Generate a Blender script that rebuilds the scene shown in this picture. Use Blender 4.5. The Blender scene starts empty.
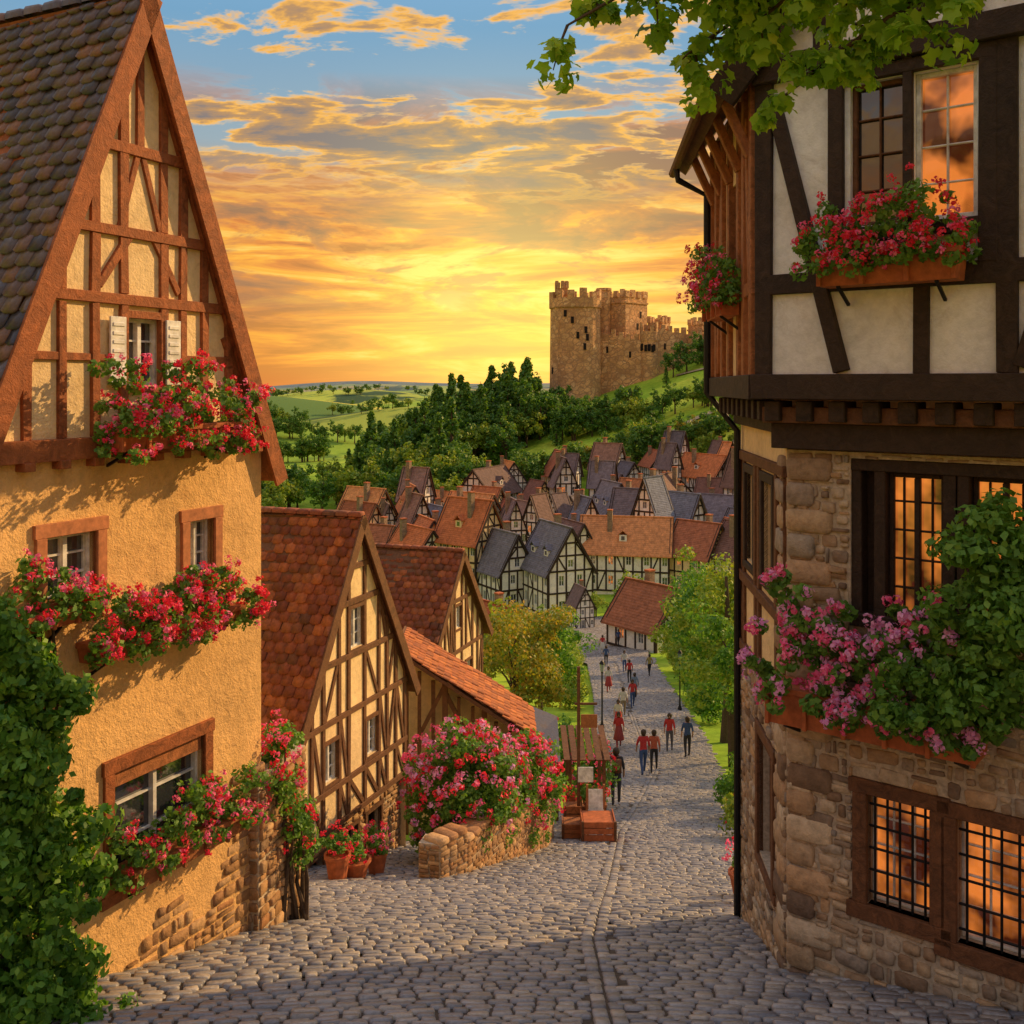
import bpy, math, random
import numpy as np
from mathutils import Vector
RG=np.random.default_rng(7); random.seed(7)
scene=bpy.context.scene
scene.view_settings.view_transform='Standard'
try: scene.view_settings.look='None'
except Exception: pass
scene.view_settings.exposure=0

# ------------------------------------------------------------------ materials
def newmat(name):
    m=bpy.data.materials.new(name); m.use_nodes=True
    nt=m.node_tree; nt.nodes.clear()
    out=nt.nodes.new('ShaderNodeOutputMaterial')
    return m,nt,out
def N(nt,t,**kw):
    n=nt.nodes.new(t)
    for k,v in kw.items(): setattr(n,k,v)
    return n
def ramp(nt,stops,fac=None):
    r=nt.nodes.new('ShaderNodeValToRGB'); el=r.color_ramp.elements
    while len(el)<len(stops): el.new(0.5)
    for e,(p,c) in zip(el,stops):
        e.position=p; e.color=(c[0],c[1],c[2],1) if not isinstance(c,(int,float)) else (c,c,c,1)
    if fac is not None: nt.links.new(fac,r.inputs['Fac'])
    return r
def mixc(nt,a,b,fac,mode='MIX'):
    m=nt.nodes.new('ShaderNodeMix'); m.data_type='RGBA'; m.blend_type=mode
    for s,v in ((m.inputs[6],a),(m.inputs[7],b),(m.inputs[0],fac)):
        if hasattr(v,'links') or hasattr(v,'is_linked'): nt.links.new(v,s)
        elif isinstance(v,(int,float)): s.default_value=v if s==m.inputs[0] else (v,v,v,1)
        else: s.default_value=(v[0],v[1],v[2],1)
    return m.outputs[2]
def mth(nt,op,a,b=None,clamp=False):
    m=nt.nodes.new('ShaderNodeMath'); m.operation=op; m.use_clamp=clamp
    for i,v in enumerate((a,b)):
        if v is None: continue
        if isinstance(v,(int,float)): m.inputs[i].default_value=v
        else: nt.links.new(v,m.inputs[i])
    return m.outputs[0]
def noise(nt,scale,detail=5,rough=.6,vec=None,dist=0):
    n=nt.nodes.new('ShaderNodeTexNoise'); n.inputs['Scale'].default_value=scale
    n.inputs['Detail'].default_value=min(detail,6); n.inputs['Roughness'].default_value=rough
    n.inputs['Distortion'].default_value=dist
    if vec is not None: nt.links.new(vec,n.inputs['Vector'])
    return n.outputs['Fac']
def objco(nt,scale=(1,1,1)):
    t=nt.nodes.new('ShaderNodeTexCoord'); m=nt.nodes.new('ShaderNodeMapping')
    m.inputs['Scale'].default_value=scale
    nt.links.new(t.outputs['Object'],m.inputs['Vector']); return m.outputs['Vector']
def bsdf(nt,out,col,rough=.85,bump=None,bstr=.5,bdist=.02,spec=.3):
    b=nt.nodes.new('ShaderNodeBsdfPrincipled')
    if isinstance(col,tuple): b.inputs['Base Color'].default_value=(*col,1)
    else: nt.links.new(col,b.inputs['Base Color'])
    b.inputs['Roughness'].default_value=rough
    b.inputs['Specular IOR Level'].default_value=spec
    if bump is not None:
        bp=nt.nodes.new('ShaderNodeBump'); bp.inputs['Strength'].default_value=bstr; bp.inputs['Distance'].default_value=bdist
        nt.links.new(bump,bp.inputs['Height']); nt.links.new(bp.outputs['Normal'],b.inputs['Normal'])
    nt.links.new(b.outputs[0],out.inputs['Surface']); return b
def island(nt):
    g=nt.nodes.new('ShaderNodeNewGeometry'); return g.outputs['Random Per Island']
def sc(c,k): return tuple(min(1,x*k) for x in c)

def m_plaster(name,c,dirt=(.25,.17,.09),bs=.6):
    m,nt,o=newmat(name); v=objco(nt)
    n1=noise(nt,1.1,6,.65,v,.4); n2=noise(nt,9,6,.7,v); n3=noise(nt,38,3,.6,v)
    c1=ramp(nt,[(.28,sc(c,.58)),(.45,sc(c,.92)),(.62,sc(c,1.12))],n1).outputs[0]
    c2=mixc(nt,c1,ramp(nt,[(.35,sc(c,.7)),(.6,sc(c,1.05))],n2).outputs[0],.45)
    st=ramp(nt,[(.56,0),(.68,1)],noise(nt,2.3,6,.75,v,.8)).outputs[0]
    c3=mixc(nt,c2,dirt,mth(nt,'MULTIPLY',st,.45))
    h=mth(nt,'ADD',mth(nt,'MULTIPLY',n2,1.0),mth(nt,'MULTIPLY',n3,.45))
    bsdf(nt,o,c3,.92,h,bs,.03); return m
def m_wood(name,c,k=1.0):
    m,nt,o=newmat(name); v=objco(nt)
    n1=noise(nt,7,5,.75,v,1.2); n2=noise(nt,55,2,.6,v)
    r=island(nt)
    base=ramp(nt,[(.3,sc(c,.4)),(.5,c),(.72,sc(c,1.9))],n1).outputs[0]
    base=mixc(nt,base,sc(c,1.5),mth(nt,'MULTIPLY',r,.4))
    bsdf(nt,o,base,.75,mth(nt,'ADD',n1,mth(nt,'MULTIPLY',n2,.4)),.8,.02,.35); return m
def m_islands(name,cols,rough=.8,nz=14,bs=.5,spec=.3,bd=.01,moss=None):
    m,nt,o=newmat(name); v=objco(nt)
    k=len(cols); c=ramp(nt,[(i/(k-1),cc) for i,cc in enumerate(cols)],island(nt)).outputs[0]
    n=noise(nt,nz,5,.7,v)
    c=mixc(nt,c,ramp(nt,[(.25,.45),(.5,.95),(.75,1.35)],n).outputs[0],.85,'MULTIPLY')
    if moss:
        c=mixc(nt,c,moss,mth(nt,'MULTIPLY',ramp(nt,[(.52,0),(.66,1)],noise(nt,1.3,5,.7,v)).outputs[0],.45))
    bsdf(nt,o,c,rough,n,bs,bd,spec); return m
def m_leaf(name,cols,tr=.35,nz=1.5,tcol=None):
    m,nt,o=newmat(name); v=objco(nt)
    k=len(cols)
    f=mth(nt,'ADD',mth(nt,'MULTIPLY',island(nt),.6),mth(nt,'MULTIPLY',noise(nt,nz,2,.6,v),.45),True)
    c=ramp(nt,[(i/(k-1),cc) for i,cc in enumerate(cols)],f).outputs[0]
    b=bsdf(nt,o,c,.55,spec=.35)
    t=nt.nodes.new('ShaderNodeBsdfTranslucent')
    tc=mixc(nt,c,tcol or (1.6,1.5,.6),1.0,'MULTIPLY'); nt.links.new(tc,t.inputs['Color'])
    mx=nt.nodes.new('ShaderNodeMixShader'); mx.inputs[0].default_value=tr
    nt.links.new(b.outputs[0],mx.inputs[1]); nt.links.new(t.outputs[0],mx.inputs[2])
    nt.links.new(mx.outputs[0],o.inputs['Surface']); return m
def m_stonevor(name,cols,mortar,scale=4.0,zs=1.6,bs=.8):
    m,nt,o=newmat(name); v=objco(nt,(scale,scale,scale*zs))
    nv=noise(nt,1.5,3,.5,v)
    va=N(nt,'ShaderNodeVectorMath',operation='ADD'); nt.links.new(v,va.inputs[0]); 
    cmb=N(nt,'ShaderNodeCombineXYZ'); nt.links.new(nv,cmb.inputs[0]); nt.links.new(nv,cmb.inputs[2]); nt.links.new(cmb.outputs[0],va.inputs[1])
    e=N(nt,'ShaderNodeTexVoronoi',feature='DISTANCE_TO_EDGE'); e.inputs['Scale'].default_value=1; nt.links.new(va.outputs[0],e.inputs['Vector'])
    f=N(nt,'ShaderNodeTexVoronoi',feature='F1'); f.inputs['Scale'].default_value=1; nt.links.new(va.outputs[0],f.inputs['Vector'])
    sp=N(nt,'ShaderNodeSeparateColor'); nt.links.new(f.outputs['Color'],sp.inputs[0])
    k=len(cols); c=ramp(nt,[(i/(k-1),cc) for i,cc in enumerate(cols)],sp.outputs[0]).outputs[0]
    n=noise(nt,6,5,.7,v); c=mixc(nt,c,ramp(nt,[(.3,.6),(.7,1.25)],n).outputs[0],.8,'MULTIPLY')
    st=noise(nt,.35,5,.7,v); c=mixc(nt,c,ramp(nt,[(.38,.6),(.6,1.15)],st).outputs[0],.8,'MULTIPLY')
    ed=ramp(nt,[(.03,0),(.1,1)],e.outputs['Distance']).outputs[0]
    c=mixc(nt,mortar,c,ed)
    bsdf(nt,o,c,.9,mth(nt,'ADD',ed,mth(nt,'MULTIPLY',n,.5)),bs,.04); return m
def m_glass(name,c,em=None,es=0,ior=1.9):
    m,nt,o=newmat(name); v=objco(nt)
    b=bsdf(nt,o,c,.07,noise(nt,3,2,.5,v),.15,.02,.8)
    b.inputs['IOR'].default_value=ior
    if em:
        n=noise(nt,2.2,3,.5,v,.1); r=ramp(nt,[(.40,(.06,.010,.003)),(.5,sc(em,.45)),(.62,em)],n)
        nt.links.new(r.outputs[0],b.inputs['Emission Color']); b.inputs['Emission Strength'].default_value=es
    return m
def m_plain(name,c,rough=.6,nz=8,met=0,spec=.4):
    m,nt,o=newmat(name); v=objco(nt); n=noise(nt,nz,4,.65,v)
    cc=ramp(nt,[(.3,sc(c,.65)),(.7,sc(c,1.25))],n).outputs[0]
    b=bsdf(nt,o,cc,rough,n,.3,.01,spec); b.inputs['Metallic'].default_value=met; return m

M={}
M['plA']=m_plaster('warm_plaster',(.80,.49,.20),(.38,.21,.09),.9)
M['plinf']=m_plaster('cream_infill',(.84,.63,.34),(.47,.30,.15))
M['plwhite']=m_plaster('white_infill',(.82,.83,.83),(.48,.45,.40),.4)
M['plvil']=m_plaster('village_plaster',(.86,.81,.72),(.5,.4,.28),.2)
M['woodR']=m_wood('red_brown_timber',(.25,.078,.026))
M['woodD']=m_wood('dark_timber',(.035,.021,.014))
M['woodM']=m_wood('mid_brown_timber',(.12,.052,.023))
M['woodO']=m_wood('oiled_timber',(.28,.105,.038))
M['framestone']=m_plain('red_sandstone',(.44,.17,.075),.8,12)
M['tileS']=m_islands('slate_tiles',[(.04,.045,.07),(.075,.07,.09),(.15,.11,.095),(.065,.075,.12),(.24,.12,.07),(.05,.06,.09)],.42,16,.5,.5,moss=(.13,.07,.03))
M['tileR']=m_islands('clay_tiles',[(.15,.04,.02),(.31,.085,.035),(.20,.055,.03),(.43,.13,.045),(.13,.05,.03)],.7,12,.5,moss=(.09,.065,.03))
M['tileO']=m_islands('orange_clay_tiles',[(.32,.10,.04),(.48,.16,.055),(.24,.08,.04),(.40,.12,.045)],.8,12,.5)
M['rubble']=m_islands('rubble_stone',[(.22,.145,.095),(.50,.36,.22),(.32,.22,.14),(.62,.49,.33),(.27,.24,.21),(.52,.34,.19),(.17,.115,.08),(.42,.33,.24)],.85,9,.9,.25,.03)
M['rubbleA']=m_islands('warm_rubble',[(.24,.13,.06),(.48,.28,.13),(.32,.18,.09),(.56,.36,.19),(.25,.16,.10),(.40,.2,.09)],.85,9,.9,.25,.03)
M['mortar']=m_plain('lime_mortar',(.48,.40,.30),.95,20)
M['cobble']=m_islands('cobble_setts',[(.17,.18,.21),(.30,.29,.30),(.22,.225,.26),(.42,.38,.34),(.14,.15,.185),(.35,.31,.27)],.42,20,.6,.6,.012)
M['vor']=m_stonevor('stone_masonry',[(.22,.14,.08),(.36,.25,.15),(.28,.19,.12),(.42,.31,.2)],(.3,.24,.17))
M['glass']=m_glass('dark_glass',(.03,.035,.045))
M['glassW']=m_glass('painted_glow_glass',(.03,.015,.01),(.95,.25,.04),.8,1.6)  # panes emit patchy orange, painted in to imitate reflected sunset
M['glassL']=m_glass('pale_glass',(.20,.25,.28))
M['dark']=m_plain('dark_interior',(.012,.009,.008),.9)
M['whitep']=m_plain('white_paint',(.70,.70,.67),.5)
M['terra']=m_plain('terracotta',(.44,.125,.045),.8,10)
M['iron']=m_plain('black_iron',(.02,.02,.022),.5,20,.6)
M['leafI']=m_leaf('ivy_leaf',[(.02,.07,.01),(.06,.18,.02),(.14,.31,.035),(.28,.44,.05)])
M['leafG']=m_leaf('geranium_leaf',[(.035,.095,.018),(.085,.21,.03),(.15,.32,.05),(.25,.42,.065)])
M['leafM']=m_leaf('maple_leaf',[(.08,.20,.015),(.18,.35,.03),(.31,.49,.04),(.48,.57,.07)],.45)
M['leafF']=m_leaf('forest_leaf',[(.025,.085,.022),(.055,.16,.025),(.12,.25,.03),(.25,.35,.05)],.3,.12)
M['leafF2']=m_leaf('forest_leaf_light',[(.07,.15,.018),(.16,.28,.03),(.29,.38,.04),(.46,.43,.06)],.3,.12)
M['leafA']=m_leaf('autumn_leaf',[(.08,.15,.02),(.18,.25,.03),(.36,.30,.04),(.56,.28,.05)],.35,.3)
M['petR']=m_leaf('red_petal',[(.52,.012,.035),(.80,.03,.08),(.92,.09,.15)],.3,8,(1.3,.6,.6))
M['petP']=m_leaf('pink_petal',[(.70,.05,.2),(.88,.14,.34),(.95,.38,.54)],.3,8,(1.2,.7,.9))
M['petL']=m_leaf('lilac_petal',[(.64,.18,.47),(.80,.36,.64),(.92,.56,.76)],.3,8,(1.1,.8,1.1))
M['bark']=m_wood('bark',(.07,.045,.028))
M['castle']=m_stonevor('castle_stone',[(.56,.31,.14),(.76,.45,.20),(.66,.37,.17),(.84,.55,.28)],(.40,.23,.12),.55,1.3,.9)
M['skin']=m_plain('skin',(.45,.26,.18),.6)
M['hair']=m_plain('hair',(.05,.028,.015),.6)

# ------------------------------------------------------------------ mesh tools
def nrm(v): v=np.array(v,float); return v/np.linalg.norm(v)
class Fr:
    def __init__(s,O,U):
        s.O=np.array([O[0],O[1],0.0]); s.U=nrm([U[0],U[1],0]); s.N=None
    def out(s,n): s.N=nrm([n[0],n[1],0]); s.N=nrm(s.N-s.U*np.dot(s.N,s.U)); return s
    def p(s,u,z,n=0): 
        q=s.O+s.U*u+s.N*n; return (q[0],q[1],z)
class MB:
    def __init__(s): s.v=[];s.f=[];s.m=[];s.mats=[]
    def mi(s,m):
        if m not in s.mats: s.mats.append(m)
        return s.mats.index(m)
    def poly(s,pts,m):
        b=len(s.v); s.v+= [tuple(p) for p in pts]; s.f.append(tuple(range(b,b+len(pts)))); s.m.append(s.mi(m))
    def hexa(s,p8,m):
        b=len(s.v); s.v+=[tuple(p) for p in p8]; k=s.mi(m)
        for f in ((3,2,1,0),(4,5,6,7),(0,1,5,4),(1,2,6,5),(2,3,7,6),(3,0,4,7)):
            s.f.append(tuple(b+i for i in f)); s.m.append(k)
    def box(s,f,u0,u1,z0,z1,n0,n1,m):
        s.hexa([f.p(u0,z0,n0),f.p(u1,z0,n0),f.p(u1,z0,n1),f.p(u0,z0,n1),f.p(u0,z1,n0),f.p(u1,z1,n0),f.p(u1,z1,n1),f.p(u0,z1,n1)],m)
    def beam(s,f,a,b,w,n0,n1,m,wob=.009):
        d=np.array([b[0]-a[0],b[1]-a[1]],float); L=np.linalg.norm(d)
        if L<1e-4: return
        d/=L; q=np.array([-d[1],d[0]])*w/2
        j=lambda: random.uniform(-wob,wob)
        n1=n1+random.uniform(0,.008)
        c=[(a[0]+q[0]+j(),a[1]+q[1]+j()),(a[0]-q[0]+j(),a[1]-q[1]+j()),(b[0]-q[0]+j(),b[1]-q[1]+j()),(b[0]+q[0]+j(),b[1]+q[1]+j())]
        s.hexa([f.p(x,y,n0) for x,y in c]+[f.p(x,y,n1) for x,y in c],m)
    def bar(s,a,b,w,m,h=None):
        a=np.array(a,float);b=np.array(b,float);d=nrm(b-a)
        up=np.array([0,0,1.0]) if abs(d[2])<.9 else np.array([0,1.0,0])
        x=nrm(np.cross(d,up))*w/2; y=nrm(np.cross(x,d))*(h or w)/2
        s.hexa([a-x-y,a+x-y,a+x+y,a-x+y,b-x-y,b+x-y,b+x+y,b-x+y],m)
    def prism(s,pts,z0,z1,m):
        n=len(pts)
        s.poly([(x,y,z1) for x,y in pts],m); s.poly([(x,y,z0) for x,y in pts][::-1],m)
        for i in range(n):
            a=pts[i];b=pts[(i+1)%n]; s.poly([(a[0],a[1],z0),(b[0],b[1],z0),(b[0],b[1],z1),(a[0],a[1],z1)],m)
    def tube(s,P,Rr,m,k=8):
        P=[np.array(p,float) for p in P]; b=len(s.v); mi=s.mi(m)
        for i,p in enumerate(P):
            d=nrm((P[min(i+1,len(P)-1)]-P[max(i-1,0)]))
            up=np.array([0,0,1.0]) if abs(d[2])<.9 else np.array([1.0,0,0])
            x=nrm(np.cross(d,up)); y=np.cross(d,x)
            for j in range(k):
                a=2*math.pi*j/k; s.v.append(tuple(p+(x*math.cos(a)+y*math.sin(a))*Rr[i]))
        for i in range(len(P)-1):
            for j in range(k):
                s.f.append((b+i*k+j,b+i*k+(j+1)%k,b+(i+1)*k+(j+1)%k,b+(i+1)*k+j)); s.m.append(mi)
        s.f.append(tuple(b+j for j in range(k))); s.m.append(mi)
        s.f.append(tuple(b+(len(P)-1)*k+j for j in range(k))); s.m.append(mi)
    def lathe(s,c,prof,m,k=16):
        b=len(s.v); mi=s.mi(m)
        for r,z in prof:
            for j in range(k):
                a=2*math.pi*j/k; s.v.append((c[0]+r*math.cos(a),c[1]+r*math.sin(a),c[2]+z))
        for i in range(len(prof)-1):
            for j in range(k): s.f.append((b+i*k+j,b+i*k+(j+1)%k,b+(i+1)*k+(j+1)%k,b+(i+1)*k+j)); s.m.append(mi)
    def done(s,name,parent=None,bevel=0,smooth=False,col=None):
        me=bpy.data.meshes.new(name); me.from_pydata(s.v,[],s.f)
        for m in s.mats: me.materials.append(m)
        me.polygons.foreach_set('material_index',s.m)
        if smooth: me.polygons.foreach_set('use_smooth',[True]*len(s.f))
        me.update()
        o=bpy.data.objects.new(name,me); (col or scene.collection).objects.link(o)
        if parent: o.parent=parent
        if bevel:
            b=o.modifiers.new('bevel','BEVEL'); b.width=bevel; b.segments=1; b.limit_method='ANGLE'
        return o
def empty(name,loc=(0,0,0)):
    e=bpy.data.objects.new(name,None); scene.collection.objects.link(e); e.location=(0,0,0); e.empty_display_size=.3; return e
def big_mesh(name,V,faces,mat,parent=None,smooth=False,col=None,link=True):
    n,k,_=V.shape; me=bpy.data.meshes.new(name)
    tl=[len(f) for f in faces]; flat=np.concatenate([np.array(f) for f in faces])
    loops=(flat[None,:]+(np.arange(n)*k)[:,None]).ravel().astype(np.int32)
    tot=np.tile(np.array(tl),n); st=np.concatenate([[0],np.cumsum(tot)[:-1]]).astype(np.int32)
    me.vertices.add(n*k); me.vertices.foreach_set('co',V.reshape(-1).astype(np.float32))
    me.loops.add(len(loops)); me.loops.foreach_set('vertex_index',loops)
    me.polygons.add(len(tot)); me.polygons.foreach_set('loop_start',st)
    try: me.polygons.foreach_set('loop_total',tot.astype(np.int32))
    except Exception: pass
    if smooth: me.polygons.foreach_set('use_smooth',np.ones(len(tot),bool))
    me.materials.append(mat); me.update(calc_edges=True); me.validate()
    if not link: return me
    o=bpy.data.objects.new(name,me); (col or scene.collection).objects.link(o)
    if parent: o.parent=parent
    return o
def unit(a): return a/np.maximum(np.linalg.norm(a,axis=-1,keepdims=True),1e-9)
LEAF=(np.array([(0,-.5,0),(.33,-.05,.07),(0,.5,0),(-.33,-.05,.07)]),[(0,1,2),(0,2,3)])
def _maple():
    pts=[];r=[.5,.3,.46,.3,.42,.28,.2,.28,.42,.3,.46,.3]
    for i in range(12):
        a=math.pi/2+2*math.pi*i/12; pts.append((r[i]*math.cos(a),r[i]*math.sin(a),.05*(i%2)))
    return np.array([(0,0,0)]+pts),[(0,i+1,(i+1)%12+1) for i in range(12)]
MAPLE=_maple()
def leaves_V(P,Nn,size,shape=LEAF,spread=.8,droop=0):
    n=len(P); 
    nn=unit(Nn+RG.normal(0,spread,(n,3))*.7)
    t=RG.normal(0,1,(n,3)); t[:,2]-=droop; t=unit(t-nn*np.sum(t*nn,1,keepdims=True)); b=np.cross(nn,t)
    s=size*RG.uniform(.6,1.35,(n,1,1)); tv=shape[0]
    V=P[:,None,:]+s*(tv[None,:,0:1]*b[:,None,:]+tv[None,:,1:2]*t[:,None,:]+tv[None,:,2:3]*nn[:,None,:])
    return V
def leaf_obj(name,P,Nn,size,mat,parent=None,shape=LEAF,spread=.8,col=None,droop=0,link=True):
    return big_mesh(name,leaves_V(P,Nn,size,shape,spread,droop),shape[1],mat,parent,False,col,link)
def clumps(C,r,per):
    k=len(C); d=unit(RG.normal(0,1,(k,per,3))); rr=(RG.uniform(.25,1,(k,per,1))**.5)
    P=C[:,None,:]+d*rr*np.asarray(r).reshape(-1,1,1)*np.array([1,1,.8])
    return P.reshape(-1,3),d.reshape(-1,3)
def ell(c,rad,k,lo=.35):
    d=unit(RG.normal(0,1,(k,3))); rr=RG.uniform(lo,1,(k,1))
    return np.array(c)+d*rr*np.array(rad)
def blooms(name,C,D,mat,parent,r=.05,per=14,ps=.035):
    k=len(C); d=unit(RG.normal(0,1,(k,per,3))+D[:,None,:]*.7)
    P=(C[:,None,:]+d*r*RG.uniform(.6,1.1,(k,per,1))).reshape(-1,3)
    return leaf_obj(name,P,d.reshape(-1,3),ps,mat,parent,spread=.5)
def stones(name,C,A,B,Nn,a,b,h,mat,parent=None,jit=.1,smooth=False):
    n=len(C); a=a[:,None];b=b[:,None]; c=.32*np.minimum(a,b)
    ru=np.concatenate([a,a-c,-a+c,-a,-a,-a+c,a-c,a],1); rv=np.concatenate([b-c,b,b,b-c,-b+c,-b,-b,-b+c],1)
    ru=ru*(1+RG.uniform(-jit,jit*.25,(n,8))); rv=rv*(1+RG.uniform(-jit,jit*.25,(n,8)))
    tilt=RG.uniform(-.12,.12,(n,2))
    rings=[]
    for s,hh in ((1,-.02),(.99,.55),(.88,1.0)):
        hz=(h[:,None]*hh if hh>0 else np.full((n,1),hh))
        z=hz+(tilt[:,:1]*ru+tilt[:,1:]*rv)*(0.35 if hh>0 else 0)
        q=C[:,None,:]+A[:,None,:]*(ru*s)[:,:,None]+B[:,None,:]*(rv*s)[:,:,None]+Nn[:,None,:]*z[:,:,None]
        rings.append(q)
    V=np.concatenate(rings,1); F=[]
    for r in range(2):
        for i in range(8): F.append((r*8+i,r*8+(i+1)%8,r*8+8+(i+1)%8,r*8+8+i))
    F.append(tuple(range(16,24)))
    return big_mesh(name,V,F,mat,parent,smooth)
def rubble(name,f,u0,u1,z0,z1,holes,mat,parent,ch=(.08,.19),cw=(.11,.34),hh=(.012,.04),n=0,top=None,gap=.010,jit=.17):
    C=[];a=[];b=[];h=[];ang=[]
    z=z0
    while z<z1-.04:
        H=min(random.uniform(*ch),z1-z); u=u0
        while u<u1-.03:
            w=random.uniform(*cw); 
            if random.random()<.2: w*=.5
            if u+w>u1-.08: w=u1-u
            segs=[(z,H)]
            if H>.13 and random.random()<.35: q=random.uniform(.35,.65); segs=[(z,H*q),(z+H*q,H*(1-q))]
            for zz,HH in segs:
                x0,x1,y0,y1=u,u+w,zz,zz+HH
                for (a0,a1,b0,b1) in holes:
                    if x1>a0 and x0<a1 and y1>b0 and y0<b1:
                        if x0<a0-.05: x1=a0
                        elif x1>a1+.05: x0=a1
                        elif y0<b0-.03: y1=b0
                        elif y1>b1+.03: y0=b1
                        else: x1=x0
                if x1-x0<.04 or y1-y0<.03: continue
                if top and (y0+y1)/2>top((x0+x1)/2)+random.uniform(-.12,.12): continue
                C.append(f.p((x0+x1)/2,(y0+y1)/2+random.uniform(-.012,.012),n)); a.append((x1-x0)/2-gap); b.append((y1-y0)/2-gap+random.uniform(-.006,.008)); h.append(random.uniform(*hh)); ang.append(random.gauss(0,.05))
            u+=w
        z+=H
    k=len(C); ca=np.cos(ang)[:,None]; sa=np.sin(ang)[:,None]; U=np.tile(f.U,(k,1)); Zz=np.tile([0,0,1.0],(k,1))
    return stones(name,np.array(C),U*ca+Zz*sa,Zz*ca-U*sa,np.tile(f.N,(k,1)),np.array(a),np.array(b),np.array(h),mat,parent,jit)
def clip(poly,fn):
    out=[];n=len(poly)
    for i in range(n):
        p,q=poly[i],poly[(i+1)%n]; a,b=fn(p),fn(q)
        if a>=0: out.append(p)
        if (a>=0)!=(b>=0):
            t=a/(a-b); out.append((p[0]+(q[0]-p[0])*t,p[1]+(q[1]-p[1])*t))
    return out
def wall(mb,f,u0,u1,z0,z1,holes,mat,gable=None,n=0,rev=.16):
    us=sorted(set([u0,u1]+[x for h in holes for x in h[:2] if u0<x<u1])); zt=gable[1] if gable else z1
    zs=sorted(set([z0,zt]+[x for h in holes for x in h[2:4]]))
    for i in range(len(us)-1):
        for j in range(len(zs)-1):
            cu=(us[i]+us[i+1])/2; cz=(zs[j]+zs[j+1])/2
            if any(h[0]<cu<h[1] and h[2]<cz<h[3] for h in holes): continue
            P=[(us[i],zs[j]),(us[i+1],zs[j]),(us[i+1],zs[j+1]),(us[i],zs[j+1])]
            if gable:
                ua,za,sl=gable
                P=clip(P,lambda p:za-sl*(p[0]-ua)-p[1]); 
                if len(P)>2: P=clip(P,lambda p:za+sl*(p[0]-ua)-p[1])
            if len(P)>2: mb.poly([f.p(x,y,n) for x,y in P],mat)
    for h in holes:
        a0,a1,b0,b1=h[:4]
        for e in (((a0,b0),(a0,b1)),((a0,b1),(a1,b1)),((a1,b1),(a1,b0)),((a1,b0),(a0,b0))):
            (x0,y0),(x1,y1)=e; mb.poly([f.p(x0,y0,n),f.p(x1,y1,n),f.p(x1,y1,n-rev),f.p(x0,y0,n-rev)],mat)
def window(mb,f,u0,u1,z0,z1,n=0,rev=.12,nx=2,ny=3,fm=None,gm=None,fw=.05,cas=True,surround=None,sw=.1):
    fm=fm or M['whitep']; gm=gm or M['glass']; g=n-rev+.01
    mb.poly([f.p(u0,z0,g-.03),f.p(u1,z0,g-.03),f.p(u1,z1,g-.03),f.p(u0,z1,g-.03)],gm)
    a=g-.028; b=g+.035
    mb.box(f,u0,u0+fw,z0,z1,a,b,fm); mb.box(f,u1-fw,u1,z0,z1,a,b,fm)
    mb.box(f,u0+fw,u1-fw,z0,z0+fw,a,b-.002,fm); mb.box(f,u0+fw,u1-fw,z1-fw,z1,a,b-.002,fm)
    if cas: mb.box(f,(u0+u1)/2-fw*.6,(u0+u1)/2+fw*.6,z0+fw,z1-fw,a,b+.004,fm)
    for i in range(1,nx+1):
        x=u0+(u1-u0)*i/(nx+1)
        if cas and abs(x-(u0+u1)/2)<.02: continue
        mb.box(f,x-.01,x+.01,z0+fw,z1-fw,a,g+.012,fm)
    for i in range(1,ny+1):
        z=z0+(z1-z0)*i/(ny+1); mb.box(f,u0+fw,u1-fw,z-.01,z+.01,a,g+.010,fm)
    if surround:
        for q in ((u0-sw,u0,z0-sw*.2,z1),(u1,u1+sw,z0-sw*.2,z1),(u0-sw*1.15,u1+sw*1.15,z1,z1+sw*1.1),(u0-sw*1.3,u1+sw*1.3,z0-sw*1.1,z0-sw*.2)):
            mb.box(f,*q,n-.05,n+.035+random.uniform(0,.01),surround)
def tiles(name,E,A,S,Wd,L,tw,te,mat,parent,jit=.012):
    A=nrm(A);S=nrm(S);Nn=np.cross(A,S); 
    if Nn[2]<0: Nn=-Nn
    nr=int(L/te)+1; nc=int(Wd/tw)+1; C=[]
    for r in range(nr):
        for c in range(nc+1):
            x=c*tw+(tw/2 if r%2 else 0)
            if x>Wd+tw*.3: continue
            C.append((x,r*te))
    C=np.array(C); n=len(C)
    hw=tw*.47; h=.035
    T=np.array([(-hw,te*1.25,.004),(hw,te*1.25,.004),(hw,te*.22,h),(hw*.55,.01,h),(-hw*.55,.01,h),(-hw,te*.22,h),
                (hw,te*.22,0),(hw*.55,.01,0),(-hw*.55,.01,0),(-hw,te*.22,0),(hw,te*1.25,-.01),(-hw,te*1.25,-.01)])
    V=np.tile(T,(n,1,1)); V[:,:,0]+=C[:,0:1]+RG.uniform(-jit,jit,(n,1)); V[:,:,1]+=C[:,1:2]+RG.uniform(-jit,jit,(n,1))
    ang=RG.uniform(-.09,.09,(n,1)); V[:,:,1]+=(V[:,:,0]-C[:,0:1])*ang
    V[:,:,0]=np.clip(V[:,:,0],.0,Wd); V[:,:,1]=np.minimum(V[:,:,1],L)
    V[:,:,2]+=RG.uniform(0,.026,(n,1))+np.sin(C[:,0:1]*1.7+1)*.018+np.sin(C[:,1:2]*1.3)*.022
    W=np.array(E)+V[:,:,0:1]*A+V[:,:,1:2]*S+V[:,:,2:3]*Nn
    F=[(0,1,2,3,4,5),(2,6,7,3),(3,7,8,4),(4,8,9,5),(1,10,6,2),(0,5,9,11)]
    return big_mesh(name,W,F,mat,parent)

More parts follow.
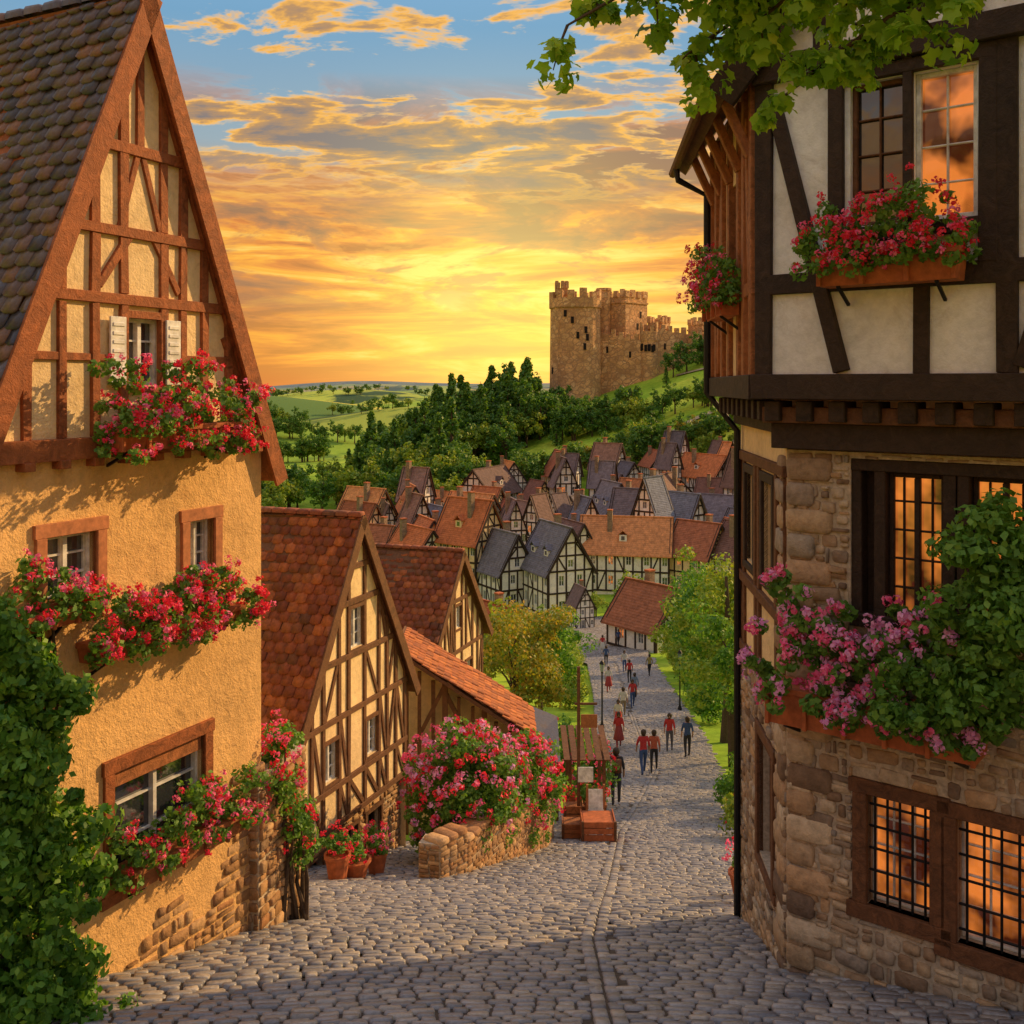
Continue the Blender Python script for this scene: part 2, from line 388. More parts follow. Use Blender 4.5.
# ------------------------------------------------------------------ terrain
PY=np.array([-40,0,6,8,9.5,12,14,18,25,32,39,50,65,85,110,140,180,250,400,3000,20000.])
PZ=np.array([-4.4,-4.75,-5.0,-5.3,-5.8,-6.55,-7.25,-8.75,-11.1,-13.2,-15,-17.6,-20.5,-24.2,-28.3,-33,-36,-37,-38,-44,-70.])
BUMPS=[(120,350,130,138,58),(-165,600,85,60,18),(-60,840,130,80,22),(-330,1150,200,130,30),(150,1500,400,200,25),
 (-280,1750,210,130,32),(-700,2300,300,160,38),(-120,2700,360,160,36),(-1100,3300,500,220,48),(-350,3900,380,220,42),(300,4300,800,260,40),(-1900,4800,700,300,66),(-800,5600,600,300,56),(0,6400,900,350,56),(-2900,7600,1100,400,88),(-1300,8600,900,400,74),(600,9000,1800,500,70)]
def H(x,y):
    x=np.asarray(x,float); y=np.asarray(y,float)
    d=np.maximum(.6,.07*np.abs(y)); z=0
    for k in (-1,-.5,0,.5,1): z=z+np.interp(y+k*d,PY,PZ)/5
    for bx,by,sx,sy,A in BUMPS: z=z+A*np.exp(-((x-bx)/sx)**2-((y-by)/sy)**2)
    return z
def h1(x,y): return float(H(x,y))
def grid(name,xs,ys,off,mat):
    X,Y=np.meshgrid(xs,ys); Z=H(X,Y)-off(Y)
    V=np.stack([X,Y,Z],-1).reshape(-1,3); nx=len(xs);ny=len(ys)
    i=np.arange(ny-1)[:,None]*nx+np.arange(nx-1)[None,:]
    F=np.stack([i,i+1,i+1+nx,i+nx],-1).reshape(-1,4)
    me=bpy.data.meshes.new(name); me.from_pydata(V.tolist(),[],F.tolist()); me.materials.append(mat)
    me.polygons.foreach_set('use_smooth',[True]*len(F))
    o=bpy.data.objects.new(name,me); scene.collection.objects.link(o); return o
def m_ground():
    m,nt,o=newmat('meadow'); g=N(nt,'ShaderNodeNewGeometry'); pos=g.outputs['Position']
    n1=noise(nt,.05,6,.65,pos); n2=noise(nt,.9,6,.7,pos)
    grass=ramp(nt,[(.3,(.13,.26,.02)),(.5,(.30,.47,.035)),(.7,(.54,.60,.07))],n1).outputs[0]
    grass=mixc(nt,grass,ramp(nt,[(.3,.6),(.7,1.3)],n2).outputs[0],.7,'MULTIPLY')
    mp=N(nt,'ShaderNodeMapping'); mp.inputs['Scale'].default_value=(.008,.0045,0); mp.inputs['Rotation'].default_value=(0,0,.35); nt.links.new(pos,mp.inputs[0])
    v=N(nt,'ShaderNodeTexVoronoi'); v.inputs['Scale'].default_value=1; nt.links.new(mp.outputs[0],v.inputs['Vector'])
    sp=N(nt,'ShaderNodeSeparateColor'); nt.links.new(v.outputs['Color'],sp.inputs[0])
    fld=ramp(nt,[(0,(.14,.27,.04)),(.25,(.42,.56,.06)),(.45,(.68,.56,.12)),(.6,(.09,.18,.05)),(.8,(.55,.62,.09)),(1,(.22,.38,.05))],sp.outputs[0]).outputs[0]
    wd=ramp(nt,[(.53,0),(.58,1)],noise(nt,.006,5,.65,pos,.5)).outputs[0]
    fld=mixc(nt,fld,(.045,.095,.04),wd)
    sy=N(nt,'ShaderNodeSeparateXYZ'); nt.links.new(pos,sy.inputs[0]); Yy=sy.outputs[1]
    far=mth(nt,'MULTIPLY',mth(nt,'SUBTRACT',Yy,430),1/150,True); far=mth(nt,'MINIMUM',mth(nt,'MAXIMUM',far,0),1)
    c=mixc(nt,grass,fld,far)
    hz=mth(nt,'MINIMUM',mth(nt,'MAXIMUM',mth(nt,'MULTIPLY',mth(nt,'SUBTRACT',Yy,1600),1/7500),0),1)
    c=mixc(nt,c,(.14,.19,.26),mth(nt,'MULTIPLY',mth(nt,'POWER',hz,.6),.92))  # bluish distance haze painted into the ground colour along world Y
    bsdf(nt,o,c,.95,n2,.5,.3,.1); return m
M['ground']=m_ground()
ys=np.concatenate([np.arange(-30,60,1.2),np.geomspace(60,600,150),np.geomspace(610,20000,150)])
sx=np.concatenate([np.arange(0,40,2),np.geomspace(40,400,50),np.geomspace(415,12000,60)])
xs=np.concatenate([-sx[::-1],sx[1:]])
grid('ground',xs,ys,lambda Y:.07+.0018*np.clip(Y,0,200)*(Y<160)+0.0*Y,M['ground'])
def ribbon(name,pts,w,mat,off=.3):
    V=[];F=[]; P=np.array(pts,float); Q=[]
    for i in range(len(P)-1):
        for t in np.linspace(0,1,12,endpoint=False): Q.append(P[i]*(1-t)+P[i+1]*t)
    Q=np.array(Q)
    for i,p in enumerate(Q):
        d=Q[min(i+1,len(Q)-1)]-Q[max(i-1,0)]; d/=np.linalg.norm(d); q=np.array([-d[1],d[0]])*w/2
        for s in (-1,0,1): r=p+q*s; V.append((r[0],r[1],h1(r[0],r[1])+off))
    for i in range(len(Q)-1):
        for j in range(2): a=i*3+j; F.append((a,a+1,a+4,a+3))
    me=bpy.data.meshes.new(name); me.from_pydata(V,[],F); me.materials.append(mat); o=bpy.data.objects.new(name,me); scene.collection.objects.link(o)
M['dirt']=m_plain('dirt_track',(.42,.33,.20),.95,2)
ribbon('hill_path',[(20,222),(30,245),(46,262),(70,272),(84,288),(70,304),(48,312)],2.0,M['dirt'])

RY=np.array([-12,6,9.5,12,14,18,22,24,26,33,39,52,69,88,98,104,124,130.])
RL=np.array([-9,-7,-5.6,-4.6,-4.2,-4.4,-4.0,-2.5,.3,2.7,3.7,4.5,5.7,6.7,4.0,-3,-3,0])
RR=np.array([9,7.0,5.0,4.0,3.6,4.0,4.7,5.2,5.5,6.8,7.6,9.3,10.6,11.9,13.0,15,15,11])
def m_street():
    m,nt,o=newmat('street_bed'); g=N(nt,'ShaderNodeNewGeometry')
    mp=N(nt,'ShaderNodeMapping'); mp.inputs['Scale'].default_value=(3.2,4.2,0); nt.links.new(g.outputs['Position'],mp.inputs[0])
    e=N(nt,'ShaderNodeTexVoronoi',feature='DISTANCE_TO_EDGE'); nt.links.new(mp.outputs[0],e.inputs['Vector']); e.inputs['Scale'].default_value=1
    f=N(nt,'ShaderNodeTexVoronoi'); nt.links.new(mp.outputs[0],f.inputs['Vector']); f.inputs['Scale'].default_value=1
    sp=N(nt,'ShaderNodeSeparateColor'); nt.links.new(f.outputs['Color'],sp.inputs[0])
    ed=ramp(nt,[(.03,0),(.12,1)],e.outputs['Distance']).outputs[0]
    sy=N(nt,'ShaderNodeSeparateXYZ'); nt.links.new(g.outputs['Position'],sy.inputs[0])
    farm=mth(nt,'MINIMUM',mth(nt,'MAXIMUM',mth(nt,'MULTIPLY',mth(nt,'SUBTRACT',sy.outputs[1],60),.05),0),1)
    c=ramp(nt,[(0,(.21,.21,.23)),(.5,(.30,.29,.29)),(1,(.38,.36,.33))],sp.outputs[0]).outputs[0]
    c=mixc(nt,(.065,.05,.04),c,mth(nt,'MULTIPLY',ed,farm))
    bsdf(nt,o,c,.7,ed,.5,.02); return m
def strip(name,yy,L,Rr,mat,off=0):
    V=[];F=[];k=14
    for i,y in enumerate(yy):
        for j in range(k+1):
            x=L[i]+(Rr[i]-L[i])*j/k; V.append((x,y,h1(x,y)+off))
    for i in range(len(yy)-1):
        for j in range(k): a=i*(k+1)+j; F.append((a,a+1,a+k+2,a+k+1))
    me=bpy.data.meshes.new(name); me.from_pydata(V,[],F); me.materials.append(mat)
    me.polygons.foreach_set('use_smooth',[True]*len(F))
    o=bpy.data.objects.new(name,me); scene.collection.objects.link(o); return o
yy=np.arange(-10,129,.8)
street=empty('cobblestone_street')
st=strip('street_bed',yy,np.interp(yy,RY,RL),np.interp(yy,RY,RR),m_street()); st.parent=street
C=[];ang=[];a=[];b=[]
y=5.5
def gut(y): return np.interp(y,[5,12,25,40,90],[.75,.95,2.6,5.6,9.0])
while y<92:
    step=random.uniform(.11,.145) if y<30 else (.16 if y<50 else .22)
    l=np.interp(y,RY,RL)-.3; r=np.interp(y,RY,RR)+.3; x=l+random.uniform(0,.1)
    while x<r:
        w=random.uniform(.13,.30)*(1 if y<30 else 1.25)
        xc=x+w/2; bow=-.035*(xc-gut(y))**2*(1 if y<30 else .4)
        yc=y+bow+random.uniform(-.012,.012); 
        if abs(xc-gut(yc))>.16:
            C.append((xc,yc)); ang.append(-.07*(xc-gut(y))*(1 if y<30 else .4)+random.uniform(-.05,.05)); a.append(w/2-.008); b.append(step/2-.006)
        x+=w
    y+=step
y=5.5
while y<60:
    for s in (-.08,.08):
        C.append((gut(y)+s,y)); ang.append(0); a.append(.07); b.append(.12)
    y+=.26
C=np.array(C);ang=np.array(ang);n=len(C)
Z=H(C[:,0],C[:,1]); sl=(H(C[:,0],C[:,1]+.2)-H(C[:,0],C[:,1]-.2))/.4
und=.03*np.sin(C[:,0]*1.3+C[:,1]*.4)+.022*np.sin(C[:,1]*1.1-C[:,0]*.7)
C3=np.stack([C[:,0],C[:,1],Z+np.maximum(und,-.004)],1)
B3=unit(np.stack([-np.sin(ang),np.cos(ang),sl*np.cos(ang)],1)); A3=unit(np.stack([np.cos(ang),np.sin(ang),sl*np.sin(ang)],1)); N3=np.cross(A3,B3)
stones('setts',C3,A3,B3,N3,np.array(a),np.array(b),RG.uniform(.016,.036,n),M['cobble'],street,.1)

# ------------------------------------------------------------------ gabled house generic
def auto_timber(mb,f,w,rails,za,slope,ua,cols,tw,mat,holes=(),n1=.035,brace=.3,u0=0):
    def lim(z):
        if za is None: return (u0,u0+w)
        hw=(za-z)/slope; return (max(u0,ua-hw),min(u0+w,ua+hw))
    for z in rails:
        a_,b_=lim(z)
        if b_-a_>.3: mb.beam(f,(a_,z),(b_,z),tw,-.03,n1+.012,mat)
    R2=list(rails)+([za] if za is not None else [])
    for i in range(len(R2)-1):
        z0,z1=R2[i]+tw/2,R2[i+1]-tw/2
        for ci,u in enumerate(cols):
            zt=z1
            if za is not None: zt=min(z1,za-slope*abs(u-ua)-.05)
            if zt-z0<.15: continue
            if any(h[0]-.02<u<h[1]+.02 and h[2]<zt and h[3]>z0 for h in holes): continue
            mb.beam(f,(u,z0),(u,zt),tw,-.03,n1,mat)
        for ci in range(len(cols)-1):
            if random.random()<brace:
                ua_,ub_=cols[ci]+tw/2,cols[ci+1]-tw/2
                if random.random()<.5: ua_,ub_=ub_,ua_
                l0=lim(z0);l1=lim(z1)
                if not(l0[0]<=min(ua_,ub_) and max(ua_,ub_)<=l0[1] and l1[0]<=ub_<=l1[1]): continue
                if any(h[0]<max(ua_,ub_) and h[1]>min(ua_,ub_) and h[2]<z1 and h[3]>z0 for h in holes): continue
                mb.beam(f,(ua_,z0),(ub_,z1),tw*.85,-.03,n1-.008,mat)
def gable_house(name,f,w,depth,zb,zs,ze,za,over,holes,rails,cols,wm,tm,tilem,tile=(.2,.17),stone=True,brace=.3,tw=.13,extra=None,front=.25,nx=1,ny=2,glass=None,fm=None,jet=0,low=None):
    root=empty(name); ua=w/2; slope=(za-ze)/(w/2)
    mb=MB()
    wall(mb,f,0,w,zs if stone else zb,ze,holes,wm,(ua,za,slope),jet,.14+jet*0)
    back=Fr(f.O-f.N*depth,f.U).out(-f.N); wall(mb,back,0,w,zb,ze,[],wm,(ua,za,slope))
    side0=Fr(f.O,-f.N).out(-f.U); side1=Fr(f.O+f.U*w,-f.N).out(f.U)
    for s in (side0,side1): wall(mb,s,-jet,depth,zb,ze,[],wm)
    if stone: 
        wall(mb,f,0,w,zb,zs,low or [],M['mortar'],None,0,.2)
        if jet: mb.poly([f.p(0,zs,0),f.p(w,zs,0),f.p(w,zs,jet),f.p(0,zs,jet)],tm)
        rubble('stone_base',f,0,w,zb,zs,low or [],M['rubbleA'],root)
    mb.poly([f.p(.02,zb,-.5),f.p(w-.02,zb,-.5),f.p(w-.02,ze,-.5),f.p(.02,ze,-.5)],M['dark'])
    mb.done('walls',root)
    tb=MB(); fj=Fr(f.O+f.N*jet,f.U).out(f.N)
    auto_timber(tb,fj,w,rails,za,slope,ua,cols,tw,tm,holes,brace=brace)
    for s in (-1,1): tb.beam(fj,(ua+s*w/2*.985,ze),(ua,za-.04),tw,-.03,.045,tm)
    for s in (side0,side1): auto_timber(tb,s,depth,[r for r in rails if r<ze]+[ze],None,0,0,[.1+i*(depth-.2)/5 for i in range(6)],tw,tm)
    if extra: extra(tb,fj)
    tb.done('timber_frame',root,.006)
    wb=MB()
    for h in holes: window(wb,fj,*h[:4],0,.1,nx,ny,fm or M['whitep'],glass or M['glass'],.04,True,tm,.07)
    for h in (low or []): window(wb,f,*h[:4],0,.18,1,2,M['woodD'],M['dark'],.05,True,tm,.08)
    wb.done('windows',root)
    sd=math.sqrt(1+slope*slope); hw=w/2+over; L=hw*sd; rd=depth+jet+front+.25
    rb=MB(); top=za+.12
    for s in (-1,1):
        ue=ua+s*hw; zee=top-hw*slope
        e0=np.array(f.p(ue,zee,jet+front)); e1=np.array(f.p(ue,zee,-depth-.25)); r0=np.array(f.p(ua,top,jet+front)); r1=np.array(f.p(ua,top,-depth-.25))
        S=nrm(r0-e0); Nn=nrm(np.cross(nrm(e1-e0),S)); Nn=Nn if Nn[2]>0 else -Nn
        rb.hexa([e0-Nn*.1,e1-Nn*.1,r1-Nn*.1,r0-Nn*.1,e0,e1,r1,r0],tm)
        rb.hexa([e0-Nn*.17-S*.03,e0-Nn*.17-S*.03+f.N*.035,r0-Nn*.17+f.N*.035,r0-Nn*.17,e0+Nn*.05-S*.03,e0+Nn*.05-S*.03+f.N*.035,r0+Nn*.05+f.N*.035,r0+Nn*.05],tm)
        tiles('roof_tiles',e0+Nn*.002-S*.05,-f.N,S,rd,L+.02,tile[0],tile[1],tilem,root)
    nr=int(rd/.3); Cr=np.array([f.p(ua,top+.02,jet+front-.15-i*.3) for i in range(nr)])
    k=len(Cr); stones('ridge_tiles',Cr,np.tile(-f.N,(k,1)),np.tile(f.U,(k,1)),np.tile([0,0,1.],(k,1)),np.full(k,.155),np.full(k,.11),np.full(k,.07),tilem,root,.03)
    rb.done('roof_deck',root)
    return root

# ---- left foreground house
fA=Fr((-3.1,12.5),(-.436,-.9)).out((.9,-.436))
WA=3.8; UA_=WA/2; slA=4.55/UA_
def exA(tb,f):
    t=M['woodR']
    tb.beam(f,(.1,-.5),(.62,.55),.09,-.03,.03,t); tb.beam(f,(3.7,-.5),(3.2,.55),.09,-.03,.03,t)
    tb.beam(f,(1.35,1.0),(1.7,1.55),.08,-.03,.03,t); tb.beam(f,(2.45,1.0),(2.05,1.55),.08,-.03,.03,t)
    tb.beam(f,(1.62,1.62),(1.86,2.4),.07,-.03,.03,t); tb.beam(f,(2.18,1.62),(1.94,2.4),.07,-.03,.03,t)
    tb.beam(f,(1.9,2.5),(1.9,3.7),.1,-.03,.034,t)
    tb.beam(f,(-.06,-.62),(WA+.06,-.62),.2,-.03,.13,t)
    for i in range(10): tb.box(f,.1+i*.40,.22+i*.40,-.80,-.72,-.02,.16,t)
    for q in ((2.13,2.34),(1.36,1.57)):
        tb.box(f,q[0],q[1],0.0,.7,.04,.065,M['whitep'])
        for k in range(7): tb.box(f,q[0]+.03,q[1]-.03,.06+k*.09,.10+k*.09,.065,.074,M['whitep'])
holesA=[(1.6,2.1,0.0,.7)]
A_low=[(2.5,3.1,-2.05,-1.45),(.82,1.22,-2.1,-1.52),(.98,2.28,-5.15,-3.95)]
colsA=(.12,.55,.95,1.28,1.57,2.13,2.5,2.9,3.3,3.68)
A=gable_house('half_timbered_house',fA,WA,6.5,-8,-8,-.55,4.0,.30,holesA+A_low,[.88,1.58,2.45],colsA,M['plinf'],M['woodR'],M['tileS'],(.2,.165),False,.0,.11,exA,.14)
mb=MB(); wall(mb,fA,-.02,WA+.02,-8,-.7,A_low,M['plA'],None,.03,.2); 
sA=Fr(fA.O+fA.U*(WA+.02),-fA.N).out(fA.U); wall(mb,sA,-.03,6.5,-8,-.7,[],M['plA'],None,.03)
mb.done('rendered_wall',A)
mb=MB()
for u in colsA:
    zt=min(.82,4-slA*abs(u-UA_)-.05)
    if zt>-.4: mb.beam(fA,(u,-.52),(u,zt),.1,-.03,.04,M['woodR'])
mb.beam(fA,(.5,.28),(1.34,.28),.08,-.03,.03,M['woodR']); mb.beam(fA,(2.36,.28),(3.3,.28),.08,-.03,.03,M['woodR'])
for h in A_low[:2]: window(mb,fA,*h,.03,.16,1,2,M['whitep'],M['glassL'],.045,True,M['framestone'],.12)
h=A_low[2]; window(mb,fA,*h,.03,.3,2,1,M['woodR'],M['glass'],.07,True,M['woodR'],.13)
mb.box(fA,1.0,2.26,-4.12,-3.97,-.1,.02,M['woodO'])
mb.done('window_frames',A,.005)
rubble('stone_base',fA,-.1,WA,-8,-4.6,[(1.0,2.3,-5.4,-4)],M['rubbleA'],A,n=.022,top=lambda u:-5.45-.2*u+.25*math.sin(u*5)+(.75 if u<.5 else 0))

# ---- second house
fB=Fr((-2.48,22.6),(-.359,-.933)).out((.933,-.359))
gable_house('half_timbered_house',fB,4.29,6,-11.5,-8.55,-6.3,-2.75,.36,[(1.9,2.45,-5.25,-4.45),(1.3,1.8,-7.6,-6.85),(2.9,3.4,-7.6,-6.85)],[-8.5,-7.75,-6.45,-5.35,-4.3,-3.6],[.08,.5,.9,1.26,1.86,2.5,2.86,3.44,3.85,4.2],M['plinf'],M['woodM'],M['tileR'],(.24,.2),True,.45,.11,None,.14,jet=.15,low=[(1.9,2.7,-10.9,-8.9),(.9,1.5,-10.9,-8.9),(3.2,3.7,-9.6,-9.0)])
# ---- third house
fC=Fr((-.98,34),(-.33,-.944)).out((.944,-.33))
gable_house('half_timbered_house',fC,4.3,7,-15.5,-11.5,-7.9,-5.3,.4,[(1.9,2.4,-7.6,-6.9),(1.0,1.5,-9.6,-8.8),(2.7,3.2,-9.6,-8.8)],[-11.4,-10.1,-8.3,-6.7],[.08,.5,.95,1.5,1.85,2.45,2.75,3.2,3.7,4.2],M['plinf'],M['woodM'],M['tileR'],(.26,.22),True,.4,.12,None,.2)
# ---- lean-to shed
root=empty('timber_shed'); mb=MB()
for (x,yb,zt) in ((-2.7,26,-6.85),(-1.7,26,-7.5),(-.7,26,-8.15),(.25,26,-8.85),(-2.7,27.9,-6.85),(.25,27.9,-8.85)):
    mb.bar((x,yb,h1(x,yb)-.3),(x,yb,zt),.14,M['woodM'])
fS=Fr((-2.7,26),(1,0)).out((0,-1))
mb.beam(fS,(0,-9.6),(3,-9.9),.14,-.05,.05,M['woodM']); mb.beam(fS,(0,-9.6),(1,-7.6),.1,-.04,.04,M['woodM']); mb.beam(fS,(2,-9.8),(1,-7.8),.1,-.04,.04,M['woodM'])
for u in (.35,.7,1.35,1.7,2.3,2.65): mb.beam(fS,(u,-9.6-.1*u),(u,-7.05-.66*u),.09,-.06,.03,M['woodM'])
P=[(0,-13),(2.95,-13),(2.95,-8.95),(0,-6.95)]
mb.poly([fS.p(u,z,-.4) for u,z in P],M['plinf'])
mb.hexa([(-2.95,25.7,-6.72),(.55,25.7,-9.0),(.55,28.2,-9.0),(-2.95,28.2,-6.72),(-2.95,25.7,-6.62),(.55,25.7,-8.9),(.55,28.2,-8.9),(-2.95,28.2,-6.62)],M['woodM'])
mb.done('frame',root)
tiles('roof_tiles',(.6,25.7,-8.9),(0,1,0),nrm((-3.5,0,2.28)),2.5,4.15,.24,.2,M['tileO'],root)

# ------------------------------------------------------------------ right foreground house
RT=empty('stone_and_timber_house')
fR=Fr((2.82,10.5),(.78,-.62)).out((-.62,-.78)); fRs=Fr((2.82,10.5),(.0656,.998)).out((-.998,.0656))
DS=3.0
mb=MB()
R_low=[(.83,1.42,-5.05,-3.98),(1.66,2.4,-5.15,-4.0)]; R_mid=[(.66,2.75,-2.35,-.72)]
wall(mb,fR,0,5,-8,-.66,R_low+R_mid,M['mortar'],None,0,.22)
mb.poly([fR.p(.66,-2.35,-.22),fR.p(2.75,-2.35,-.22),fR.p(2.75,-.72,-.22),fR.p(.66,-.72,-.22)],M['woodD'])
sideh=[(.7,1.6,-5.5,-4.1)]; sidm=[(.7,1.3,-2.2,-1.1),(1.9,2.5,-2.2,-1.1)]
wall(mb,fRs,0,DS,-9,-3.4,sideh,M['mortar'],None,0,.2); wall(mb,fRs,0,DS,-3.4,-.3,sidm,M['plinf'],None,.0,.15)
far=fRs.p(DS,0); rt=fR.p(5,0); bk=(rt[0]+.3,rt[1]+4.2)
for p,q in ((far,bk),(bk,rt)): mb.poly([(p[0],p[1],-9),(q[0],q[1],-9),(q[0],q[1],3),(p[0],p[1],3)],M['plinf'])
mb.done('walls',RT)
rubble('rubble_front',fR,.0,5,-8,-.68,[(a-.14,b+.14,c-.16,d+.13) for a,b,c,d in R_low]+R_mid,M['rubble'],RT,(.06,.19),(.09,.36),(.012,.045),gap=.012)
rubble('rubble_side',fRs,.0,DS,-9,-3.4,[(.56,1.74,-5.66,-3.96)],M['rubble'],RT)
C=[];z=-8;k=0
while z<-.8:
    w=.24 if k%2 else .15; C.append((w,z)); z+=.26;k+=1
n=len(C); stones('quoins',np.array([fR.p(c[0],c[1]+.13,.005) for c in C]),np.tile(fR.U,(n,1)),np.tile([0,0,1.],(n,1)),np.tile(fR.N,(n,1)),np.array([c[0] for c in C]),np.full(n,.12),np.full(n,.045),M['rubble'],RT,.05)
stones('quoins_side',np.array([fRs.p(.38-c[0]+.02,c[1]+.13,.005) for c in C]),np.tile(fRs.U,(n,1)),np.tile([0,0,1.],(n,1)),np.tile(fRs.N,(n,1)),np.array([.38-c[0] for c in C]),np.full(n,.12),np.full(n,.045),M['rubble'],RT,.05)
tb=MB(); D=M['woodD']
for u in (.70,.93,1.58,1.70,2.38,2.7): tb.beam(fR,(u,-2.35),(u,-.7),.11,-.2,-.03,D)
tb.beam(fR,(.66,-.78),(2.75,-.78),.12,-.2,-.015,D); tb.beam(fR,(.66,-2.3),(2.75,-2.3),.12,-.2,.03,D)
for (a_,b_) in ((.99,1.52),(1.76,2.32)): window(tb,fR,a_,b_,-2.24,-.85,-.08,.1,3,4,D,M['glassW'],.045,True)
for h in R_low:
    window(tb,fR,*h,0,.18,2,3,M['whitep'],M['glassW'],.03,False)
    a_,b_,c_,d_=h
    for q in ((a_-.14,a_,c_,d_),(b_,b_+.14,c_,d_),(a_-.18,b_+.18,d_,d_+.14),(a_-.2,b_+.2,c_-.16,c_)): tb.box(fR,*q,-.1,.05,M['woodM'])
    for i in range(5): x=a_+(b_-a_)*(i+.5)/5; tb.box(fR,x-.012,x+.012,c_,d_,-.05,-.026,M['iron'])
    for i in range(5): x=c_+(d_-c_)*(i+.5)/5; tb.box(fR,a_,b_,x-.012,x+.012,-.056,-.030,M['iron'])
window(tb,fRs,*sideh[0],0,.16,1,2,M['woodM'],M['glass'],.05,True,M['woodM'],.12)
for q in sidm: window(tb,fRs,*q,0,.12,1,3,M['woodM'],M['glass'],.05,True,D,.1)
auto_timber(tb,fRs,DS,[-3.35,-2.45,-.9],None,0,0,[.08,.45,1.52,1.75,2.6,2.92],.12,M['woodM'],sidm,brace=.2)
tb.box(fR,-.1,5,-.64,-.38,-.1,.17,D); tb.box(fR,-.16,5,-.38,-.22,-.05,.25,M['woodM'])
for i in range(16): tb.box(fR,-.1+i*.33,.06+i*.33,-.36,-.16,.0,.33,D)
for i in range(9): tb.box(fRs,-.1+i*.36,.04+i*.36,-.36,-.16,.0,.30,D)
tb.box(fRs,-.05,DS,-.5,-.36,-.05,.1,D)
tb.done('timber_base',RT,.008)
fU=Fr((2.60,10.23),(.78,-.62)).out((-.62,-.78)); u0=-.17
cn=fU.p(u0,0); fUs=Fr((cn[0],cn[1]),(.0656,.998)).out((-.998,.0656))
Wd=5.4; ZT=3.2; DU=3.3
hU=[(.79,1.30,1.5,2.85),(1.38,1.92,1.5,2.85)]; hS=[(1.0,1.6,1.2,2.3)]
mb=MB(); SL=1.1; UA=u0+Wd/2
wall(mb,fU,u0,u0+Wd,-.14,ZT,hU,M['plwhite'],(UA,ZT+SL*Wd/2,SL),0,.16)
wall(mb,fUs,0,DU,-.14,ZT,hS,M['plinf'],None,0,.12)
q=[fU.p(u0,0),fU.p(u0+Wd,0)]; far=fUs.p(DU,0); bkr=(q[1][0]+far[0]-q[0][0],q[1][1]+far[1]-q[0][1])
mb.poly([(q[0][0],q[0][1],-.145),(q[1][0],q[1][1],-.145),(bkr[0],bkr[1],-.145),(far[0],far[1],-.145)],M['woodM'])
fUb=Fr((far[0],far[1]),fU.U).out(-fU.N); wall(mb,fUb,0,Wd,-.14,ZT,[],M['plinf'],(Wd/2,ZT+SL*Wd/2,SL))
mb.done('upper_walls',RT)
tb=MB()
tb.beam(fU,(u0-.02,-.02),(u0+Wd,-.02),.25,-.1,.1,D); tb.beam(fU,(u0,.99),(u0+Wd,.99),.2,-.05,.05,D); tb.beam(fU,(u0,3.12),(u0+Wd,3.12),.24,-.05,.12,D)
for u in (u0+.09,2.17,3.2,4.3,5.1): tb.beam(fU,(u,.1),(u,3.0),.18,-.05,.05,D)
for u in (.66,1.34,2.02): tb.beam(fU,(u,1.09),(u,3.0),.15 if u!=1.34 else .09,-.05,.06,D)
for u in (1.455,): tb.beam(fU,(u,.1),(u,.9),.13,-.05,.05,D)
tb.beam(fU,(.02,2.85),(.72,.13),.15,-.04,.075,D); tb.beam(fU,(2.3,.15),(3.1,2.9),.15,-.04,.06,D); tb.beam(fU,(.66,1.42),(2.02,1.42),.14,-.05,.065,D); tb.beam(fU,(.66,2.92),(2.02,2.92),.12,-.05,.065,D)
for u in (.5,1.2,1.9,2.6,3.4,4.2): tb.beam(fU,(u,3.25),(u,ZT+SL*(Wd/2-abs(u-UA))-.1),.13,-.05,.05,D)
tb.beam(fU,(1.0,3.95),(4.2,3.95),.14,-.05,.05,D); tb.beam(fU,(1.25,3.3),(1.85,3.9),.12,-.05,.04,D)
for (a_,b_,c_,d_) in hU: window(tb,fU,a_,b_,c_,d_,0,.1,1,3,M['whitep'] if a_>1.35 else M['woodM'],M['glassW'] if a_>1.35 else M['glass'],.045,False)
tb.beam(fUs,(0,-.02),(DU,-.02),.24,-.1,.08,D); tb.beam(fUs,(0,.99),(DU,.99),.14,-.05,.05,M['woodO']); 
for u in (.09,.55,.95,1.65,2.2,2.75,3.22): tb.beam(fUs,(u,.1),(u,3.1),.15,-.05,.05,M['woodO'])
tb.beam(fUs,(.12,.15),(.5,2.8),.12,-.05,.04,M['woodO']); tb.beam(fUs,(2.7,.15),(2.25,2.8),.12,-.05,.04,M['woodO'])
window(tb,fUs,*hS[0],0,.1,1,2,M['woodM'],M['glass'],.05,True)
for s in (.2,.9,1.6,2.3,3.0): tb.bar(fUs.p(s,2.35,.03),fUs.p(s,3.0,.32),.09,M['woodO'])
tb.done('upper_timber',RT,.008)
rb=MB(); ov=.33; sd=math.sqrt(1+SL*SL); LD=3.75
